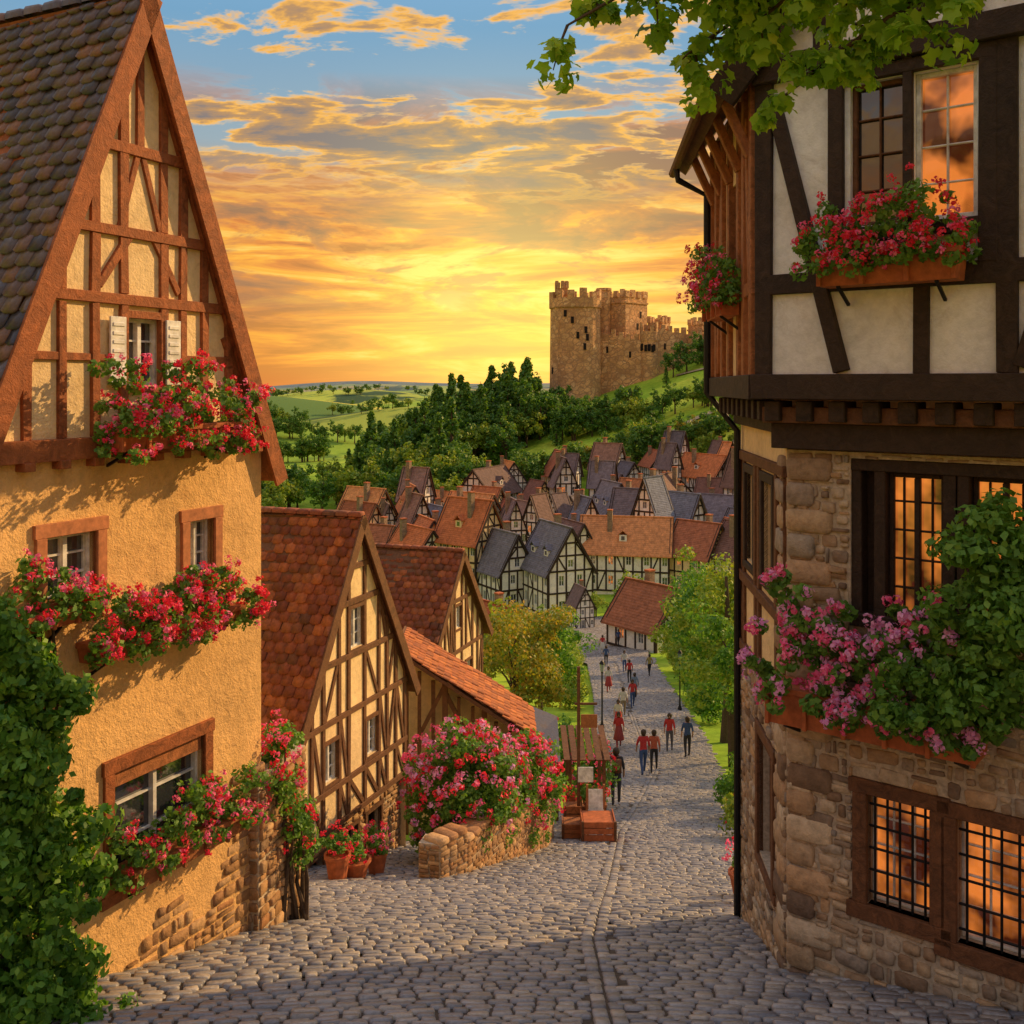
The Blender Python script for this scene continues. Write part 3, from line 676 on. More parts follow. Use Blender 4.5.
for s in (-1,1):
    ue=UA+s*(Wd/2+ov); zt=ZT+SL*Wd/2+.12; ze=zt-SL*(Wd/2+ov)
    e0=np.array(fU.p(ue,ze,.3)); r0=np.array(fU.p(UA,zt,.3)); dv=np.array([fUs.U[0],fUs.U[1],0])*LD; e1=e0+dv; r1=r0+dv
    S=nrm(r0-e0); Nn=nrm(np.cross(nrm(dv),S)); Nn=Nn if Nn[2]>0 else -Nn
    rb.hexa([e0-Nn*.14,e1-Nn*.14,r1-Nn*.14,r0-Nn*.14,e0,e1,r1,r0],M['woodM'])
    rb.hexa([e0-Nn*.26,e0-Nn*.26+fU.N*.05,r0-Nn*.26+fU.N*.05,r0-Nn*.26,e0+Nn*.05,e0+Nn*.05+fU.N*.05,r0+Nn*.05+fU.N*.05,r0+Nn*.05],D)
    tiles('roof_tiles',e0+Nn*.003-S*.05,dv,S,LD,(Wd/2+ov)*sd,.2,.17,M['tileR'],RT)
    if s<0:
        rb.tube([e0+fU.N*.05+np.array([-.06,0,-.06]),e1+np.array([-.06,0,-.06])],[.06,.06],M['woodM'])
        p=e0+dv*.86+np.array([-.06,0,-.1]); w1=np.array(fUs.p(DU-.1,2.5,.1)); w2=np.array(fUs.p(DU-.1,-.1,.1)); w3=np.array(fRs.p(DS-.15,-.6,.07)); w4=np.array(fRs.p(DS-.15,h1(3,13.4)-.1,.07))
        rb.tube([p,p+np.array([.02,0,-.15]),w1,w2,w3,w4],[.045]*6,M['iron'])
rb.done('roof_deck',RT)

# ------------------------------------------------------------------ flowers
def flower_box(name,f,u0,u1,zt,dep=.26,hgt=.22,n0=.03,mass=(.4,.35),cols=('petR','petP'),nl=900,nb=60,hang=.2,wood='terra',box=True,up=.0,ls=.06,br=.045,ps=.036):
    root=empty(name); L=u1-u0
    mb=MB()
    mb.hexa([f.p(u0+.03,zt-hgt,n0),f.p(u1-.03,zt-hgt,n0),f.p(u1-.03,zt-hgt,n0+dep-.05),f.p(u0+.03,zt-hgt,n0+dep-.05),f.p(u0,zt,n0),f.p(u1,zt,n0),f.p(u1,zt,n0+dep),f.p(u0,zt,n0+dep)],M[wood])
    mb.box(f,u0-.02,u1+.02,zt-.05,zt+.005,n0+.003,n0+dep+.025,M[wood])
    k=max(2,int(L/.35))
    for i in range(k+1): u=u0+.04+(L-.08)*i/k; mb.box(f,u-.02,u+.02,zt-hgt,zt-.05,n0+dep-.03,n0+dep+.012,M[wood])
    for u in (u0+.2,u1-.2): mb.bar(f.p(u,zt-hgt-.16,.02),f.p(u,zt-hgt,n0+dep-.06),.03,M['iron'])
    mb.done('planter',root,.004)
    k=int(L*60); uu=RG.uniform(u0-.1,u1+.1,k); prof=.8+.25*np.sin(uu*5.1+u0)+.15*np.sin(uu*13)
    zz=zt+np.where(RG.random(k)<.66,RG.uniform(-.02,1,k)*mass[1]*prof+up,-RG.uniform(0,1,k)*hang); nn=n0+dep*.5+RG.uniform(-.35,1,k)*mass[0]*.8
    nn=np.maximum(nn,.07); C=np.stack([np.array(f.p(u,z,n_)) for u,z,n_ in zip(uu,zz,nn)])
    P,Dn=clumps(C,RG.uniform(.06,.14,k),max(4,int(nl*L/k)))
    nd=(P-f.O)@f.N; P=P+f.N[None,:]*np.maximum(.04-nd,0)[:,None]
    leaf_obj('leaves',P,Dn+f.N*.6,ls,M['leafG'],root)
    for ci,c in enumerate(cols):
        kb=int(nb*L/len(cols)); i=RG.integers(0,k,kb)
        Cb=C[i]+RG.normal(0,.05,(kb,3))+f.N*.10+np.array([0,0,.06]); nd=(Cb-f.O)@f.N; Cb=Cb+f.N[None,:]*np.maximum(.1-nd,0)[:,None]
        blooms('blossoms',Cb,np.tile(f.N+np.array([0,0,.4]),(kb,1)),M[c],root,br,16,ps)
    return root
flower_box('flower_box',fA,.75,2.55,-.42,.28,.24,.14,(.40,.62),('petR','petP','petR'),3200,175,.32)
flower_box('flower_box',fA,.65,2.75,-2.52,.28,.2,.05,(.40,.50),('petR','petP','petR'),2900,170,.2)
flower_box('flower_box',fA,2.85,3.5,-2.12,.2,.16,.05,(.25,.45),('petR','petP'),2200,80,.1)
flower_box('flower_box',fA,.55,2.3,-4.90,.3,.24,.05,(.38,.50),('petR','petP'),2600,75,.1,up=.05,wood='woodO')
flower_box('flower_box',fU,.58,1.86,1.20,.3,.28,.06,(.42,.60),('petR','petP','petR'),3200,175,.14)
flower_box('flower_box',fUs,.7,2.0,1.0,.24,.24,.06,(.28,.55),('petR','petP'),2600,120,.1)
flower_box('flower_box',fR,-.05,1.95,-2.97,.42,.38,.04,(.55,1.05),('petP','petL','petL','petP'),4300,150,.2,up=.06,ls=.08,br=.06,ps=.05)
def bush(name,c,rad,k,per,ls,mat,cols=(),nb=0,cr=(.15,.3),br=.05,ps=.04,trunk=True):
    root=empty(name); C=ell(c,rad,k,.3); C[:,2]=np.maximum(C[:,2],h1(c[0],c[1])+.1)
    P,Dn=clumps(C,RG.uniform(cr[0],cr[1],k),per); P[:,2]=np.maximum(P[:,2],h1(c[0],c[1])+.02)
    leaf_obj('leaves',P,Dn+np.array([0,0,.3]),ls,M[mat],root)
    if trunk:
        mb=MB(); b=np.array([c[0],c[1],h1(c[0],c[1])-.1])
        for i in range(6): mb.tube([b+RG.normal(0,.05,3),(b+C[i])/2+RG.normal(0,.06,3),C[i]],[.04,.025,.01],M['bark'],6)
        mb.done('stems',root)
    for q in cols:
        d=unit(RG.normal(0,1,(nb,3))); d[:,1]=-np.abs(d[:,1]); d[:,2]=np.where(d[:,2]<-.3,-d[:,2],d[:,2])
        Cb=np.array(c)+d*np.array(rad)*RG.uniform(.85,1.12,(nb,1)); blooms('blossoms',Cb,d,M[q],root,br,14,ps)
    return root
bk=bush('climbing_vine',(4.2,8.65,-1.9),(.66,.42,1.05),105,90,.085,'leafG',(),0,(.08,.24),trunk=False)
P,Dn=clumps(ell((3.75,8.95,-2.75),(.6,.32,.42),60,.3),RG.uniform(.06,.17,60),70); leaf_obj('leaves',P,Dn,.08,M['leafG'],bk)
mb=MB(); 
for i in range(5): 
    x=fR.p(2.7+i*.15,0,.1); mb.tube([(x[0],x[1],-6.4),(x[0]-.05,x[1],-4.6),(x[0]+.03,x[1]-.05,-3.2),(4.2,8.65,-2.0)],[.03,.025,.02,.01],M['bark'],6)
mb.done('vine_stems',bk)
iv=empty('ivy'); C=[]
for i in range(400):
    z=-1.95-4.3*random.random()**.9; t=(z+1.95)/-4.3
    wd=.35+.62*math.sin(min(1,t*1.6)*1.57)+.25*math.sin(z*4)
    u=3.62-random.random()*wd*.95+.35; C.append(np.array(fA.p(u,z,.15+random.random()**1.5*.65*(.5+t))))
P,Dn=clumps(np.array(C),RG.uniform(.08,.22,len(C)),66); leaf_obj('leaves',P,Dn+fA.N*.5,.088,M['leafI'],iv,droop=.5)
mb=MB()
for i in range(7):
    u=3.1+i*.12; mb.tube([fA.p(u,-6,.2),fA.p(u+.1,-4.5,.12),fA.p(u-.05,-3,.15),fA.p(u,-2.1,.12)],[.04,.03,.025,.01],M['bark'],6)
mb.done('stems',iv)
pr=empty('garden_wall'); fP=Fr((-2.72,13.5),(-.25,-.97)).out((.97,-.25))
mb=MB(); mb.box(fP,0,1.25,-8,-4.75,-.45,-.01,M['mortar']); mb.done('core',pr)
rubble('stones',fP,0,1.25,-8,-4.75,[],M['rubbleA'],pr); fP2=Fr(fP.p(1.25,0)[:2],(-.97,.25)).out((-.25,-.97)); rubble('stones_end',fP2,0,.45,-8,-4.75,[],M['rubbleA'],pr)
bush('climbing_rose',(-2.95,12.95,-4.85),(.32,.5,.7),40,100,.06,'leafG',('petR','petP'),42,(.1,.2),.045,.04)
bush('climbing_rose',(-2.72,13.1,-5.7),(.2,.35,.5),22,90,.06,'leafG',('petR',),26,(.1,.18),.045,.04)

lw=empty('low_stone_wall'); 
pts=[(-1.25,17.8),(-.8,18.4),(-.05,20.2),(.78,22.6),(.98,24.4)]
mb=MB()
for i in range(len(pts)-1):
    a_=np.array(pts[i]);b_=np.array(pts[i+1]); d=b_-a_; L=np.linalg.norm(d); f=Fr(a_,d).out((d[1],-d[0])); zb=h1(*((a_+b_)/2)); 
    zt0=max(h1(*a_),h1(*b_))+.6
    mb.box(f,0,L,zb-1.2,zt0-.02,-.4,-.01,M['mortar']); rubble('stones',f,0,L,zb-1.0,zt0,[],M['rubbleA'],lw,(.07,.10),(.16,.26),(.008,.02),jit=.05)
    k=int(L/.3)+1; Cc=np.array([f.p(L*(j+.5)/k,zt0,-.19) for j in range(k)]); stones('coping',Cc,np.tile(f.U,(k,1)),np.tile(f.N,(k,1)),np.tile([0,0,1.],(k,1)),np.full(k,L/k/2-.006),np.full(k,.23),np.full(k,.05),M['rubbleA'],lw,.02)
f=Fr(pts[0],(-1,.25)).out((-.25,-1)); rubble('stones_end',f,0,.4,-9.6,h1(*pts[0])+.6,[],M['rubbleA'],lw,(.07,.10),(.16,.26),(.008,.02),jit=.05); mb.box(f,0,.4,-9.8,h1(*pts[0])+.58,-.4,-.02,M['mortar'])
mb.done('core',lw)
bush('flowering_bush',(-.95,20.4,-8.15),(1.2,1.3,1.45),230,120,.095,'leafG',('petR','petP','petL'),75,(.18,.36),.085,.07)
bush('flowering_bush',(.25,22.4,-8.85),(.85,1.1,1.3),140,110,.09,'leafG',('petR','petP'),80,(.18,.32),.085,.07)
def pot(name,x,y,r=.2,h=.35,cols=('petR',)):
    root=empty(name); z=h1(x,y)+.01; mb=MB(); mb.lathe((x,y,z),[(0,0),(r*.62,0),(r*.72,.03),(r,h*.86),(r*1.1,h*.87),(r*1.1,h),(r*.92,h),(r*.9,h*.85),(0,h*.84)],M['terra']); mb.done('pot',root,smooth=False)
    C=ell((x,y,z+h+.2),(r*1.3,r*1.3,.25),16,.2); P,Dn=clumps(C,np.full(16,.1),60); leaf_obj('leaves',P,Dn+np.array([0,0,.5]),.06,M['leafG'],root)
    for c in cols: d=unit(RG.normal(0,1,(26,3))+np.array([0,-.5,.5])); blooms('blossoms',np.array((x,y,z+h+.22))+d*np.array([r*1.4,r*1.4,.3]),d,M[c],root,.045,12,.04)
for (x,y,c) in ((-2.75,18.0,('petR',)),(-2.45,18.5,('petR','petP')),(-3.0,17.6,('petR',)),(3.35,14.6,('petR',)),(3.5,15.5,('petP',))): pot('flower_pot',x,y,random.uniform(.17,.26),random.uniform(.30,.46),c)

# ------------------------------------------------------------------ trees
def tree_parts(h,cr,kc,per,ls,lm,kind='round',seed=0):
    rs=random.Random(seed); mb=MB(); tr=h*.025
    lean=(rs.uniform(-.05,.05)*h,rs.uniform(-.05,.05)*h)
    if kind=='round':
        tp=[(0,0,-.4),(lean[0]*.3,lean[1]*.3,h*.2),(lean[0]*.7,lean[1]*.7,h*.45),(lean[0],lean[1],h*.8)]
        mb.tube(tp,[tr*1.4,tr,tr*.8,tr*.25],M['bark'],8); C=[];r=[]
        for i in range(9):
            a=i*2.4+rs.random(); z0=h*rs.uniform(.25,.55); e=(math.cos(a)*cr*rs.uniform(.5,.85),math.sin(a)*cr*rs.uniform(.5,.85),h*rs.uniform(.45,.9))
            mb.tube([(lean[0]*.5,lean[1]*.5,z0),(e[0]*.5,e[1]*.5,(z0+e[2])/2+.1),e],[tr*.5,tr*.3,tr*.1],M['bark'],6)
            for j in range(kc//9): 
                C.append((e[0]+rs.gauss(0,cr*.25),e[1]+rs.gauss(0,cr*.25),e[2]+rs.gauss(0,h*.085))); r.append(cr*rs.uniform(.16,.32))
        C=np.array(C)
    else:
        mb.tube([(0,0,-.4),(0,0,h*.5),(0,0,h*.97)],[tr*1.2,tr*.7,tr*.1],M['bark'],6); C=[];r=[]
        for i in range(kc):
            t=(i+.5)/kc; z=h*(.08+.9*t); rr=cr*(1-t)**.85; a=rs.random()*6.28; q=rr*rs.uniform(.5,1)
            C.append((math.cos(a)*q,math.sin(a)*q,z-q*.2)); r.append(max(.18*cr,rr*.38))
        C=np.array(C)
    P,D_=clumps(C,np.array(r),per); return mb,P,D_
def tree(name,x,y,h,cr,kc,per,ls,lm,kind='round',seed=0):
    root=empty(name); mb,P,D_=tree_parts(h,cr,kc,per,ls,lm,kind,seed); off=np.array([x,y,h1(x,y)])
    o=mb.done('trunk',root); o.location=off
    leaf_obj('crown',P+off,D_+np.array([0,0,.35]),ls,M[lm],root)
tree('deciduous_tree',9.2,42,9.5,2.6,110,130,.17,'leafF2',seed=1)
tree('deciduous_tree',10.4,50,8,2.8,110,110,.18,'leafI',seed=2)
tree('deciduous_tree',8.0,33,6.2,1.7,90,110,.14,'leafI',seed=3)
tree('deciduous_tree',.3,47,6.4,2.3,110,110,.17,'leafA',seed=4)
tree('deciduous_tree',1.6,58,5.5,2.2,90,100,.18,'leafI',seed=5)
tree('deciduous_tree',13.5,66,7,3,90,100,.22,'leafF',seed=6)
for (x,y,r) in ((5.6,24.0,.75),(6.3,27.5,.9),(7.3,30.5,1.0),(8.9,37,1.2),(10.9,57,1.5),(11.9,63,1.5),(12.4,69,1.6),(13.0,76,1.8),(13.6,84,2.0),(3.6,64,1.4),(4.0,72,1.6),(4.4,80,1.7),(4.6,88,1.8)):
    bush('shrub',(x,y,h1(x,y)+r*.8),(r*.7,r*1.5,r*.95),60,70 if y>50 else 80,.10 if y<50 else .17,'leafI' if int(y)%2 else 'leafF2',('petR',) if y<31 else (),18,(.2,.35) if y<50 else (.3,.6),.06,.06)
bush('flowering_bush',(2.35,30.5,h1(2.3,30.5)+1.2),(.65,.9,1.1),50,80,.09,'leafG',('petR','petP'),40,(.18,.3),.07,.06)
bush('shrub',(1.9,38,h1(1.9,38)+1.0),(1.0,1.6,1.1),60,80,.11,'leafI',('petR',),20,(.2,.35),.07,.07)
ht=empty('maple_tree'); mb=MB()
mb.tube([(4.7,5.2,h1(4.7,5.2)-.3),(4.6,5.3,-2),(4.4,5.5,1),(4.1,5.8,2.9),(3.6,6.2,4.4)],[.26,.2,.17,.14,.08],M['bark'],10)
tips=[]
for (s,e,m_) in (((4.15,5.75,2.9),(.38,7.0,2.46),.75),((4.1,5.8,2.9),(1.2,7.2,2.30),.7),((4.2,5.7,2.7),(1.95,7.1,2.05),.6),((3.6,6.2,4.2),(1.0,7.1,2.7),.3),((3.9,6.0,3.4),(2.35,7.3,2.6),.4),((4.0,6.0,3.2),(1.6,6.9,2.4),.6)):
    s=np.array(s);e=np.array(e); c_=(s+e)/2+np.array([0,0,m_]); B=lambda t:(1-t)**2*s+2*t*(1-t)*c_+t*t*e
    mb.tube([B(t) for t in np.linspace(0,1,9)],list(np.linspace(.07,.008,9)),M['bark'],7)
    for t in np.linspace(.35,1,24):
        p=B(t); q=p+np.array([random.uniform(-.28,.28),random.uniform(-.3,.3),random.uniform(-.36,.2)]); mb.tube([p,(p+q)/2+[0,0,.03],q],[.012,.008,.004],M['bark'],5); tips.append(q); tips.append((p+q)/2)
for i in range(40): tips.append(np.array([4.0+random.gauss(0,1.1),5.6+random.gauss(0,1),4.8+random.gauss(0,.5)]))
mb.done('trunk_and_branches',ht)
T=np.array(tips); P,Dn=clumps(T,RG.uniform(.07,.19,len(T)),22); leaf_obj('leaves',P,Dn+np.array([0,-.3,.5]),.12,M['leafM'],ht,MAPLE,.7,droop=.8)

def tree_variant(nm,h,cr,kc,per,ls,lm,kind,seed):
    mb,P,D_=tree_parts(h,cr,kc,per,ls,lm,kind,seed)
    me=leaf_obj(nm+'_crown',P,D_+np.array([0,0,.35]),ls,M[lm],None,link=False)
    m2=bpy.data.meshes.new(nm+'_trunk'); m2.from_pydata(mb.v,[],mb.f); m2.materials.append(M['bark']); return (me,m2)
TV=[tree_variant('oak',14,5.2,72,26,.9,'leafF','round',11),tree_variant('beech',12,4.6,72,26,.85,'leafF2','round',12),tree_variant('lime',15,5,72,26,.9,'leafF','round',13),
    tree_variant('spruce',19,4,80,22,.85,'leafF','cone',14),tree_variant('fir',16,3.4,80,22,.8,'leafF','cone',15),tree_variant('maple',11,4.4,72,26,.8,'leafA','round',16)]
def forest(name,pts):
    col=bpy.data.collections.new(name+'_trees')
    for (x,y,k,s) in pts:
        z=h1(x,y)-.3; r=random.random()*6.28
        for me in TV[k]:
            o=bpy.data.objects.new(me.name,me); o.location=(x,y,z); o.rotation_euler=(0,0,r); o.scale=(s*random.uniform(.9,1.1),)*3; col.objects.link(o)
    e=bpy.data.objects.new(name,None); e.instance_type='COLLECTION'; e.instance_collection=col; scene.collection.objects.link(e); return e
pts=[]
for i in range(260):
    x=random.uniform(-100,16); y=random.uniform(235,330)
    if x<-32 and y>290: continue
    if x>-8 and y<252+(x+8)*1.0: continue
    s=random.uniform(.62,.85) if x<-38 else random.uniform(.75,1.1)
    if x>8: s*=.6
    pts.append((x,y,random.choice([0,1,2,3,1,1,5,4]) if x<-38 else random.choice([0,2,3,3,4,1,1]),s))
for i in range(18): x=random.uniform(-30,8); pts.append((x,random.uniform(290,328),random.choice([3,3,4,2]),random.uniform(.95,1.25)))
for i in range(30): x=random.uniform(40,110); pts.append((x,random.uniform(306,320),random.choice([0,2,4,3]),random.uniform(.35,.65)))
for i in range(70): x=random.uniform(-30,72); pts.append((x,232+random.uniform(-10,10)+x*.12,random.choice([0,1,5,1,2]),random.uniform(.4,.8)))
for i in range(34): x=random.uniform(26,96); pts.append((x,264+.12*x+random.uniform(-3,3),random.choice([0,2,1]),random.uniform(.3,.55)))
for i in range(26): x=random.uniform(14,34); pts.append((x,276+random.uniform(-6,6),random.choice([0,2,4,1]),random.uniform(.4,.7)))
forest('forest',pts)
pts=[]
for cl in range(34):
    y=430*math.exp(random.random()*2.0); x=random.uniform(-.34,.04)*y; a_=random.uniform(-.5,.5); L_=random.uniform(.03,.10)*y
    for i in range(22): t=random.uniform(-1,1); pts.append((x+t*L_,y+t*L_*a_+random.gauss(0,.004*y),random.choice([0,2,0,1]),random.uniform(.45,.9)))
forest('distant_trees',pts)

# ------------------------------------------------------------------ castle
cas=empty('castle_ruin'); mb=MB(); K=M['castle']
def round_tower(cx,cy,r,zt,mer=14,ruin=.12,k=28):
    zb=h1(cx,cy)-6
    mb.lathe((cx,cy,0),[(r*1.06,zb),(r*1.03,zb+12),(r,zt-4),(r,zt-3.2),(r*1.05,zt-3),(r*1.05,zt),(r*.88,zt),(r*.88,zt-2.5),(0,zt-2.5)],K,k)
    for i in range(mer):
        if random.random()<ruin: continue
        a0=2*math.pi*i/mer; a1=a0+2*math.pi/mer*.55; hh=zt+random.uniform(1.8,3.2)
        P=[(cx+q*math.cos(a_),cy+q*math.sin(a_)) for q,a_ in ((r*1.05,a0),(r*1.05,a1),(r*.88,a1),(r*.88,a0))]
        mb.prism(P,zt-.1,hh,K)
    for i in range(7):
        a_=-math.pi*.5+random.uniform(-1.2,1.2); z=random.uniform(zb+14,zt-6); c,s=math.cos(a_),math.sin(a_)
        f=Fr((cx+c*r*.97,cy+s*r*.97),(-s,c)).out((c,s)); mb.box(f,-.45,.45,z,z+2.1,-.3,r*.05+.12,M['dark'])
def wall_run(a_,b_,th,zt0,zt1,seg=2.4,ruin=.15,slit=True):
    a_=np.array(a_,float);b_=np.array(b_,float);d=b_-a_;L=np.linalg.norm(d);f=Fr(a_,d).out((d[1],-d[0]))
    n=max(1,int(L/seg))
    for i in range(n):
        u0_,u1_=L*i/n,L*(i+1)/n; zt=zt0+(zt1-zt0)*(i+.5)/n+random.uniform(-.2,.2); p=f.p((u0_+u1_)/2,0); zb=h1(p[0],p[1])-5
        mb.box(f,u0_,u1_,zb,zt,-th,0,K)
        if random.random()>ruin: mb.box(f,u0_,u0_+(u1_-u0_)*.55,zt-.05,zt+random.uniform(1.3,2.3),-th*.4,.003,K)
        if slit and i%3==1: mb.box(f,(u0_+u1_)/2-.35,(u0_+u1_)/2+.35,zt-6,zt-4,-.5,.06,M['dark'])
def sq_tower(cx,cy,wx,wy,zt,rot=0,mer=True):
    c,s=math.cos(rot),math.sin(rot); R_=lambda x,y:(cx+x*c-y*s,cy+x*s+y*c)
    P=[R_(-wx/2,-wy/2),R_(wx/2,-wy/2),R_(wx/2,wy/2),R_(-wx/2,wy/2)]; zb=h1(cx,cy)-8
    mb.prism(P,zb,zt,K)
    P2=[R_(-wx/2-.3,-wy/2-.3),R_(wx/2+.3,-wy/2-.3),R_(wx/2+.3,wy/2+.3),R_(-wx/2-.3,wy/2+.3)]; mb.prism(P2,zt-2,zt-1.5,K)
    for i in range(4):
        a_=np.array(P2[i]);b_=np.array(P2[(i+1)%4]);d=b_-a_;L=np.linalg.norm(d);f=Fr(a_,d).out((d[1],-d[0])); n=max(3,int(L/2.6))
        for j in range(n):
            if random.random()<.12: continue
            u=L*(j+.1)/n; mb.box(f,u,u+L/n*.6,zt-.05,zt+random.uniform(1.6,2.6),-.9,-.02,K)
        for j in range(3): u=L*random.uniform(.2,.8); z=zt-random.uniform(5,20); mb.box(f,u-.45,u+.45,z,z+2.1,-.5,-.2,M['dark'])
round_tower(20.3,328,8.0,27.5,13)
sq_tower(15.6,324,3.2,3.2,30.5,.3)
sq_tower(36,338,12.5,12,28.5,-.75)
mb.lathe((30.0,334,0),[(2.2,5),(2.2,30.5),(2.5,30.7),(2.5,31.5),(1.7,31.5),(0,31.2)],K,12)
wall_run((27,329),(41,324),2.5,17,14,2.4,.3)
round_tower(43.5,325,2.8,17,8)
wall_run((45,324),(57,329),2.2,18,16,2.4)
sq_tower(47.5,331,5,6,20,-.6)
wall_run((57,326),(76,331),2.2,15.5,18)
sq_tower(61,334,5,6,19.5,-.6); sq_tower(73,331,8,7,20.5,-.5)
wall_run((76,328),(96,333),2.2,18,20)
round_tower(97,334,4,23,9)
mb.done('masonry',cas)

# ------------------------------------------------------------------ village
def m_vroof(name,cols):
    m,nt,o=newmat(name); v=objco(nt)
    oi=N(nt,'ShaderNodeObjectInfo'); n=noise(nt,1.6,5,.75,v); n2=noise(nt,9,3,.7,v)
    k=len(cols); c=ramp(nt,[(i/(k-1),cc) for i,cc in enumerate(cols)],oi.outputs['Random']).outputs[0]
    c=mixc(nt,c,ramp(nt,[(.28,.45),(.5,1),(.72,1.6)],n).outputs[0],.8,'MULTIPLY')
    c=mixc(nt,c,ramp(nt,[(.3,.6),(.7,1.3)],n2).outputs[0],.6,'MULTIPLY')
    w=N(nt,'ShaderNodeTexWave'); w.bands_direction='Z'; w.inputs['Scale'].default_value=1.3; w.inputs['Distortion'].default_value=1.5; nt.links.new(v,w.inputs['Vector'])
    bsdf(nt,o,c,.8,mth(nt,'ADD',w.outputs['Fac'],n2),.6,.06); return m
M['vr']=m_vroof('village_roof_red',[(.38,.09,.035),(.68,.25,.08),(.22,.075,.045),(.74,.31,.11),(.42,.12,.045),(.13,.08,.07),(.56,.16,.055)])
M['vs']=m_vroof('village_roof_slate',[(.11,.13,.18),(.2,.11,.08),(.16,.19,.26),(.32,.16,.09)])
def vhouse(nm,w,d,hw,sl,roof,seed,stor=2,dorm=True):
    random.seed(seed); mb=MB(); za=hw+sl*w/2; D=M['woodD']; pl=M['plvil'] if seed%3 else M['plinf']
    F=[Fr((-w/2,-d/2),(1,0)).out((0,-1)),Fr((w/2,d/2),(-1,0)).out((0,1))]; S=[Fr((w/2,-d/2),(0,1)).out((1,0)),Fr((-w/2,d/2),(0,-1)).out((-1,0))]
    sh=hw/stor; nc=max(4,int(w/1.15)); tw=.24
    for f in F:
        hs=[]
        for s in range(stor):
            for i in range(1,nc,2):
                u=w*(i+.5)/nc; z=s*sh+sh*.35; hs.append((u-.38,u+.38,z,z+sh*.45))
        hs.append((w/2-.4,w/2+.4,hw+.45,hw+1.5))
        if f is F[0]: hs[0]=(hs[0][0],hs[0][1]+.15,0.05,2.1)
        wall(mb,f,0,w,-4,hw,hs,pl,(w/2,za,sl),0,.15)
        for h in hs: window(mb,f,*h,0,.12,1,1,M['whitep'],M['glassW'] if random.random()<.12 else M['glass'],.07,True)
        auto_timber(mb,f,w,[s*sh+.1 for s in range(stor)]+[hw,hw+(za-hw)*.36,hw+(za-hw)*.66],za,sl,w/2,[.1]+[w*i/nc for i in range(1,nc)]+[w-.1],tw,D,hs,.05,.45)
        for s in (-1,1): mb.beam(f,(w/2+s*w/2,hw),(w/2,za),.26,-.03,.06,D)
    nd=max(4,int(d/1.3))
    for f in S:
        hs=[]
        for s in range(stor):
            for i in range(1,nd,2): u=d*(i+.5)/nd; z=s*sh+sh*.35; hs.append((u-.38,u+.38,z,z+sh*.45))
        wall(mb,f,0,d,-4,hw,hs,pl,None,0,.15)
        for h in hs: window(mb,f,*h,0,.12,1,1,M['whitep'],M['glassW'] if random.random()<.12 else M['glass'],.07,True)
        auto_timber(mb,f,d,[s*sh+.1 for s in range(stor)]+[hw-.1],None,0,0,[.1]+[d*i/nd for i in range(1,nd)]+[d-.1],tw,D,hs,.05,.4)
    ov=.45; t=.16; zt=za+.15
    for s in (-1,1):
        e=s*(w/2+ov); ze=zt-sl*(w/2+ov); y0,y1=-d/2-.4,d/2+.4; n=6
        for i in range(n):
            a0=y0+(y1-y0)*i/n; a1=y0+(y1-y0)*(i+1)/n
            mb.hexa([(e,a0,ze-t),(e,a1,ze-t),(0,a1,zt-t),(0,a0,zt-t),(e,a0,ze),(e,a1,ze),(0,a1,zt+.03*math.sin(i*2)),(0,a0,zt+.03*math.sin(i*2-2))],M[roof])
        mb.bar((e,y0-.03,ze-.12),(0,y0-.03,zt-.12),.07,D,.3); mb.bar((e,y1+.03,ze-.12),(0,y1+.03,zt-.12),.07,D,.3)
    mb.bar((0,-d/2-.4,zt+.03),(0,d/2+.4,zt+.03),.3,M[roof],.16)
    cx=w*.18*(1 if seed%2 else -1); cz=za-sl*abs(cx); cy=d*(.15 if seed%3 else -.2); mb.box(Fr((cx-.4,cy),(1,0)).out((0,-1)),0,.8,cz-.8,za+1.1,-.7,0,M['vor']); mb.box(Fr((cx-.46,cy-.06),(1,0)).out((0,-1)),0,.92,za+1.1,za+1.25,-.82,0,M['terra'])
    if dorm:
        for s in (-1,1):
            for yy_ in ((-d*.22,d*.22) if seed%2 else (d*.02,)):
                x0=s*(w*.36); zz=za-sl*abs(x0); x1=s*(w*.12)
                f=Fr((x0,yy_-.55),(0,1)).out((s,0)); mb.box(f,0,1.1,zz,zz+1.0,-abs(x0-x1),0,pl); mb.box(f,.3,.8,zz+.3,zz+.85,-.1,.03,M['glass'])
                for q in (-.75,.75):
                    mb.hexa([(x0+s*.2,yy_+q,zz+.95),(x0+s*.2,yy_,zz+1.6),(x1*.6,yy_,zz+1.6),(x1*.6,yy_+q,zz+.95),(x0+s*.2,yy_+q,zz+1.05),(x0+s*.2,yy_,zz+1.72),(x1*.6,yy_,zz+1.72),(x1*.6,yy_+q,zz+1.05)],M[roof])
    me=bpy.data.meshes.new(nm); me.from_pydata(mb.v,[],mb.f)
    for m in mb.mats: me.materials.append(m)
    me.polygons.foreach_set('material_index',mb.m); me.update(); return me
VH=[vhouse('village_house_mesh',6.6,9,6.2,1.75,'vs',1,2),vhouse('village_house_mesh',7,9,5.6,1.3,'vr',2,2,False),vhouse('village_house_mesh',6,7,5.6,1.5,'vr',3,2,False),
    vhouse('village_house_mesh',7.5,13,5.4,1.15,'vr',4,2),vhouse('village_house_mesh',5.2,6.5,5.0,1.7,'vs',5,2,False),vhouse('village_house_mesh',6.5,8,8.2,1.5,'vr',6,3),vhouse('village_house_mesh',6.2,7,2.6,1.15,'vr',7,1,False),
    vhouse('village_house_mesh',4.2,5,8.8,2.3,'vs',8,3,False)]
random.seed(21)
placed=[]
